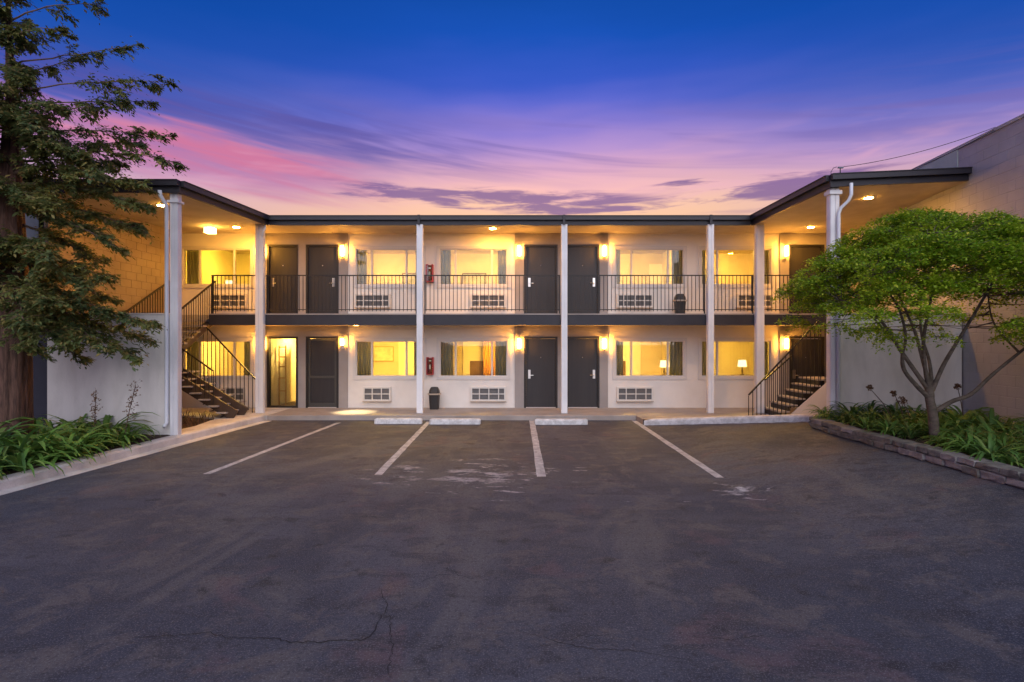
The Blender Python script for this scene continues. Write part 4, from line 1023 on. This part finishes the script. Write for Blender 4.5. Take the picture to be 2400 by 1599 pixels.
# ------------------------------------------------------------------ redwood
def redwood():
    rr = random.Random(21); t = empty('redwood_tree', (-9.2, 10.4, .1), 'tall redwood with reddish trunk and drooping dark green sprays', 'tree')
    def axis(z): return Vector((-9.2 + .03 * math.sin(z) - .10 * max(0, z - 6.8) + .12 * max(0, z - 7.8), 10.4, z))
    mb = MB(); zs = [.05, .2, .5, 1, 1.6, 2.4, 3.4, 4.5, 5.6, 6.6, 7.5, 8.4, 9.4]; rs = [.36, .32, .285, .265, .255, .245, .225, .19, .14, .09, .055, .035, .012]; n = 40
    for z, r in zip(zs, rs):
        c = axis(z)
        for j in range(n):
            a = 2 * math.pi * j / n; q = r * (1 + .07 * math.sin(j * 5.1 + z * .4) + .05 * math.sin(j * 2.3 + 1.7 + z * .25))
            mb.v.append((c.x + q * math.cos(a), c.y + q * math.sin(a), z))
    for i in range(len(zs) - 1):
        for j in range(n): mb.f.append((i * n + j, i * n + (j + 1) % n, (i + 1) * n + (j + 1) % n, (i + 1) * n + j)); mb.mi.append(0)
    build('trunk', mb, M_BARK, t, smooth=True)
    br = MB(); V = []; nl = 0
    def leafs(p, q, n, L, spread=.5):
        d = (q - p).normalized(); sd = d.cross(Vector((0, 0, 1)))
        sd = sd.normalized() if sd.length > .01 else Vector((1, 0, 0)); up = sd.cross(d)
        for k in range(n):
            u = (k + rr.random()) / n; b = p.lerp(q, u)
            s = 1 if k % 2 else -1; ld = (d * rr.uniform(.5, 1.0) + sd * s * rr.uniform(.4, 1.0) + up * rr.uniform(-.45, .25)).normalized()
            l = L * rr.uniform(.6, 1.2) * (1 - .35 * u); wv = ld.cross(up + sd * rr.uniform(-.7, .7)).normalized() * l * .23
            tip = b + ld * l - Vector((0, 0, l * .18)); mid = b + ld * l * .55
            V.append((b, mid + wv, tip, mid - wv))
            if rr.random() < .45:
                o2 = Vector((rr.gauss(0, .05), rr.gauss(0, .05), rr.gauss(-.02, .05))); V.append((b + o2, mid + wv + o2, tip + o2, mid - wv + o2))
    def branch(z0, tip, droop, r0, twigs, tl, L=.085, nl=16, start=.22):
        p0 = axis(z0); tip = Vector(tip); pts = []; N = 9
        mid = p0.lerp(tip, .45) + Vector((rr.uniform(-.1, .1), rr.uniform(-.1, .1), droop))
        for i in range(N + 1):
            u = i / N; pts.append(p0 * (1 - u) ** 2 + mid * 2 * u * (1 - u) + tip * u * u + Vector((rr.uniform(-.03, .03), rr.uniform(-.03, .03), rr.uniform(-.02, .02))))
        br.tube(pts, [r0 * (1 - .85 * i / N) for i in range(N + 1)], 5)
        for k in range(twigs):
            u = start + (1 - start) * (k + rr.random()) / twigs; i = min(N - 1, int(u * N)); b = pts[i].lerp(pts[i + 1], u * N - i)
            d = (pts[i + 1] - pts[i]).normalized(); a = rr.uniform(-1.25, 1.25)
            h = Vector((d.x * math.cos(a) - d.y * math.sin(a), d.x * math.sin(a) + d.y * math.cos(a), 0)).normalized()
            l = tl * rr.uniform(.45, 1.2) * (1.15 - .75 * u); q = b + h * l + Vector((0, 0, rr.uniform(-.75, .32) * l))
            br.tube([b, b.lerp(q, .5) + Vector((0, 0, .03)), q], [.007, .005, .003], 3)
            leafs(b, q, nl, L)
            for _ in range(3):
                c = b.lerp(q, rr.uniform(.3, .95)); a2 = rr.uniform(-1.2, 1.2); h2 = Vector((h.x * math.cos(a2) - h.y * math.sin(a2), h.x * math.sin(a2) + h.y * math.cos(a2), rr.uniform(-.9, .35)))
                e = c + h2 * l * .5; leafs(c, e, nl // 2, L)
        leafs(pts[-2], pts[-1], nl, L)
    P = lambda x, y, D: Vector(((x - 1176.5) * D / 1300, D, 2.12 + (784 - y) * D / 1300))
    # airy upper limbs
    for z0, (x, y, D), dr, tw in ((8.0, (235, 10, 10.3), .3, 7), (7.6, (150, 70, 9.9), .2, 8), (7.2, (320, 105, 10.5), .05, 9), (6.7, (395, 185, 10.3), .1, 12), (6.5, (345, 235, 10.9), .0, 10), (6.1, (300, 215, 9.7), .0, 9),
                                  (6.0, (390, 315, 10.2), .1, 16), (5.7, (405, 372, 10.4), .15, 18), (5.6, (330, 330, 11.2), .1, 14), (7.4, (20, 60, 10.2), .3, 7), (7.0, (-60, 130, 10.4), .1, 12), (6.9, (60, 180, 9.6), .1, 10), (6.4, (150, 250, 9.5), .1, 14), (6.6, (-100, 230, 10.2), .1, 14), (6.9,(200,130,11.2),.1,8)):
        branch(z0, P(x, y, D), dr, .018, int(tw * 1.2), .42, .105, 16, .38)
    # dense middle and lower skirts
    low = [(5.3, (330, 430, 10.4), .2, 34), (5.0, (345, 480, 10.0), .3, 36), (4.7, (335, 535, 10.5), .3, 34), (4.5, (265, 565, 9.7), .25, 30), (5.2, (230, 400, 9.4), .2, 30), (4.3, (225, 600, 10.9), .2, 26),
           (3.8, (240, 640, 10.1), .2, 28), (3.6, (245, 690, 10.5), .2, 26), (3.7, (200, 660, 9.5), .2, 28), (3.2, (235, 715, 9.8), .2, 26), (3.0, (355, 748, 10.0), .15, 34), (2.9, (340, 780, 10.4), .1, 30), (2.8, (320, 825, 10.1), .12, 28), (2.9, (240, 800, 9.7), .15, 30),
           (2.8, (180, 830, 10.8), .1, 24), (2.7, (150, 800, 9.3), .1, 26), (3.3, (120, 700, 9.1), .15, 30), (4.0, (100, 590, 9.0), .2, 30), (4.9, (120, 480, 9.0), .2, 32), (5.5, (200, 360, 9.5), .15, 28), (5.8, (120, 330, 9.2), .15, 26), (5.4, (280, 380, 11.3), .15, 26),
           (6.2, (80, 290, 9.3), .1, 22), (3.1, (60, 760, 9.0), .1, 24), (2.75, (90, 815, 9.5), .05, 22)]
    for z0, (x, y, D), dr, tw in low: branch(z0, P(x, y, D), dr, .03, int(tw * .80), .50, .115, 19, .20)
    for i in range(36):
        z0 = rr.uniform(2.8, 6.9); a = rr.uniform(R(95), R(300)); l = rr.uniform(1.2, 2.3) * (1.1 - (z0 - 2.8) * .1)
        p = axis(z0); y = p.y + math.sin(a) * l; y = min(y, 11.7)
        branch(z0, (p.x + math.cos(a) * l, y, z0 - rr.uniform(.1, .7)), .2, .03, 26, .5, .11, 18, .12)
    for i in range(26):
        z0 = 6.0 + 2.9 * i / 25; a = rr.uniform(0, 6.28); l = rr.uniform(.35, .8) * (1.5 - .12 * z0); p = axis(z0)
        branch(z0, (p.x + math.cos(a) * l, p.y + math.sin(a) * l * .8, z0 + rr.uniform(-.2, .25)), .05, .012, 7, .28, .10, 14, .2)
    build('limbs', br, M_TWIG, t)
    v = [tuple(q) for L in V for q in L]; mb = MB(); mb.v = v; mb.f = [(4 * i, 4 * i + 1, 4 * i + 2, 4 * i + 3) for i in range(len(V))]; mb.mi = [0] * len(V)
    build('crown', mb, M_RED_LEAF, t); print('redwood leaves', len(V))
redwood()

# ------------------------------------------------------------------ maple
def maple():
    rr = random.Random(5); t = empty('maple_tree', (6.8, 9.1, .55), 'spreading bright green maple with several pale forking limbs', 'tree')
    k = 9.1 / 1300
    P = lambda x, y, dy=0: Vector(((x - 1176.5) * k, 9.1 + dy, 2.12 + (784 - y) * k))
    mb = MB()
    def smooth(pts, n=6):
        out = []; pts = [Vector(p) for p in pts]
        for i in range(len(pts) - 1):
            a, b, c, d = pts[max(i - 1, 0)], pts[i], pts[i + 1], pts[min(i + 2, len(pts) - 1)]
            for j in range(n):
                u = j / n; out.append(.5 * ((2 * b) + (c - a) * u + (2 * a - 5 * b + 4 * c - d) * u * u + (3 * b - a - 3 * c + d) * u ** 3))
        return out + [pts[-1]]
    def limb(pts, r0, r1, n=8):
        s = smooth(pts); N = len(s); mb.tube(s, [.66 * (r0 + (r1 - r0) * i / (N - 1)) * (1 + rr.uniform(-.05, .05)) for i in range(N)], n); return s
    limb([P(2150, 1022), P(2146, 985), P(2143, 950), P(2136, 915), P(2136, 890)], .115, .098, 12)
    L = []
    L.append(limb([P(2138, 918), P(2100, 885, -.05), P(2066, 850, -.12), P(2054, 815, -.2), P(2056, 770, -.25), P(2020, 700, -.4), P(1950, 650, -.6)], .060, .018))
    L.append(limb([P(2136, 900), P(2110, 850, .1), P(2085, 800, .2), P(2060, 740, .35), P(2010, 670, .6), P(1960, 610, .9)], .060, .018))
    L.append(limb([P(2136, 898), P(2125, 840), P(2112, 780, -.1), P(2100, 700, -.35), P(2080, 610, -.7), P(2050, 560, -.9)], .055, .016))
    L.append(limb([P(2140, 896), P(2136, 830, .15), P(2132, 760, .3), P(2128, 680, .6), P(2130, 600, .9)], .050, .016))
    L.append(limb([P(2142, 898), P(2162, 840, -.05), P(2180, 790, -.15), P(2200, 730, -.3), P(2230, 640, -.5), P(2260, 560, -.6)], .055, .016))
    L.append(limb([P(2142, 890), P(2156, 830, .2), P(2168, 760, .5), P(2210, 660, .9), P(2250, 590, 1.2)], .045, .014))
    L.append(limb([P(2150, 945), P(2185, 922, -.03), P(2222, 905, -.08), P(2262, 860, -.15), P(2310, 810, -.25), P(2360, 760, -.35), P(2420, 690, -.45)], .062, .02))
    L.append(limb([P(2085, 800, .2), P(2030, 745, .1), P(1975, 715, -.1), P(1910, 690, -.2)], .028, .010))
    L.append(limb([P(2310, 810, -.25), P(2300, 750, .1), P(2320, 690, .4), P(2340, 620, .6)], .028, .010))
    nodes = [p for l in L for p in l[len(l) // 3:]]
    # flat leafy pads over a dome
    pads = []; C = Vector((6.98, 9.1, 0))
    for i in range(500):
        a = rr.uniform(0, 2 * math.pi); r = rr.random() ** .5; rx, ry = 2.32, 1.95
        lump = 1 + .10 * math.sin(3 * a + 1.0) + .07 * math.sin(5 * a + 2.2)
        x = C.x + rx * r * lump * math.cos(a); y = C.y + ry * r * math.sin(a)
        top = 2.75 + 1.42 * math.sqrt(max(0, 1 - r * r)) + .10 * math.sin(x * 3.1) + .08 * math.sin(y * 2.7 + 1)
        depth = rr.random() ** 1.6 * (.85 if r < .8 else .75)
        z = top - depth
        zl = 2.15 + .35 * sstep(5.6 - x, 0, .9)
        if z < zl: z = rr.uniform(zl, zl + .35)
        if x > 9.1 or x < 5.0: continue
        pads.append((Vector((x, y, z)), rr.uniform(.13, .31)))
    for x, y, dy, s in ((1960, 755, -.6, .3), (2010, 770, -.5, .28), (1905, 745, -.3, .28), (2070, 770, -.9, .2), (2270, 770, -.5, .26), (2300, 745, -.3, .3), (2330, 790, -.6, .26), (2240, 745, -.8, .22), (2350, 730, -.2, .3)):
        pads.append((P(x, y, dy), s))
    V = []
    for c, s in pads:
        b = min(nodes, key=lambda q: (q - c).length + (0 if q.z < c.z else .6)); q0 = c - Vector((0, 0, .02))
        m1 = b.lerp(q0, .5) + Vector((rr.uniform(-.08, .08), rr.uniform(-.08, .08), -.05 + rr.uniform(-.06, .06)))
        ln = (q0 - b).length
        mb.tube([b, m1, q0], [.006 + .006 * min(1, ln), .006, .003], 4)
        for _ in range(5):
            d = Vector((rr.gauss(0, 1), rr.gauss(0, 1), 0)).normalized() * s * rr.uniform(.5, 1); mb.tube([m1.lerp(q0, .6), q0 + d * .6, q0 + d + Vector((0, 0, .02))], [.004, .003, .002], 3)
        tx, ty = rr.uniform(-.3, .3), rr.uniform(-.3, .3)
        for _ in range(int(430 * (s / .3) ** 1.6)):
            a = rr.uniform(0, 6.283); r = s * math.sqrt(rr.random()) * 1.15; dx, dy = r * math.cos(a), r * math.sin(a)
            p = c + Vector((dx, dy, tx * dx + ty * dy + rr.gauss(0, .028) - .42 * r * r / s))
            u = Vector((rr.gauss(0, 1), rr.gauss(0, 1), rr.gauss(-.25, .4))).normalized(); w_ = u.cross(Vector((rr.gauss(0, .5), rr.gauss(0, .5), 1))).normalized()
            l = rr.uniform(.034, .058); V.append((p, p + u * l * .5 + w_ * l * .30, p + u * l, p + u * l * .5 - w_ * l * .30))
    build('trunk', mb, M_MBARK, t, smooth=True)
    m2 = MB(); m2.v = [tuple(q) for L_ in V for q in L_]; m2.f = [(4 * i, 4 * i + 1, 4 * i + 2, 4 * i + 3) for i in range(len(V))]; m2.mi = [0] * len(V)
    build('crown', m2, M_MAPLE, t); print('maple leaves', len(V))
maple()
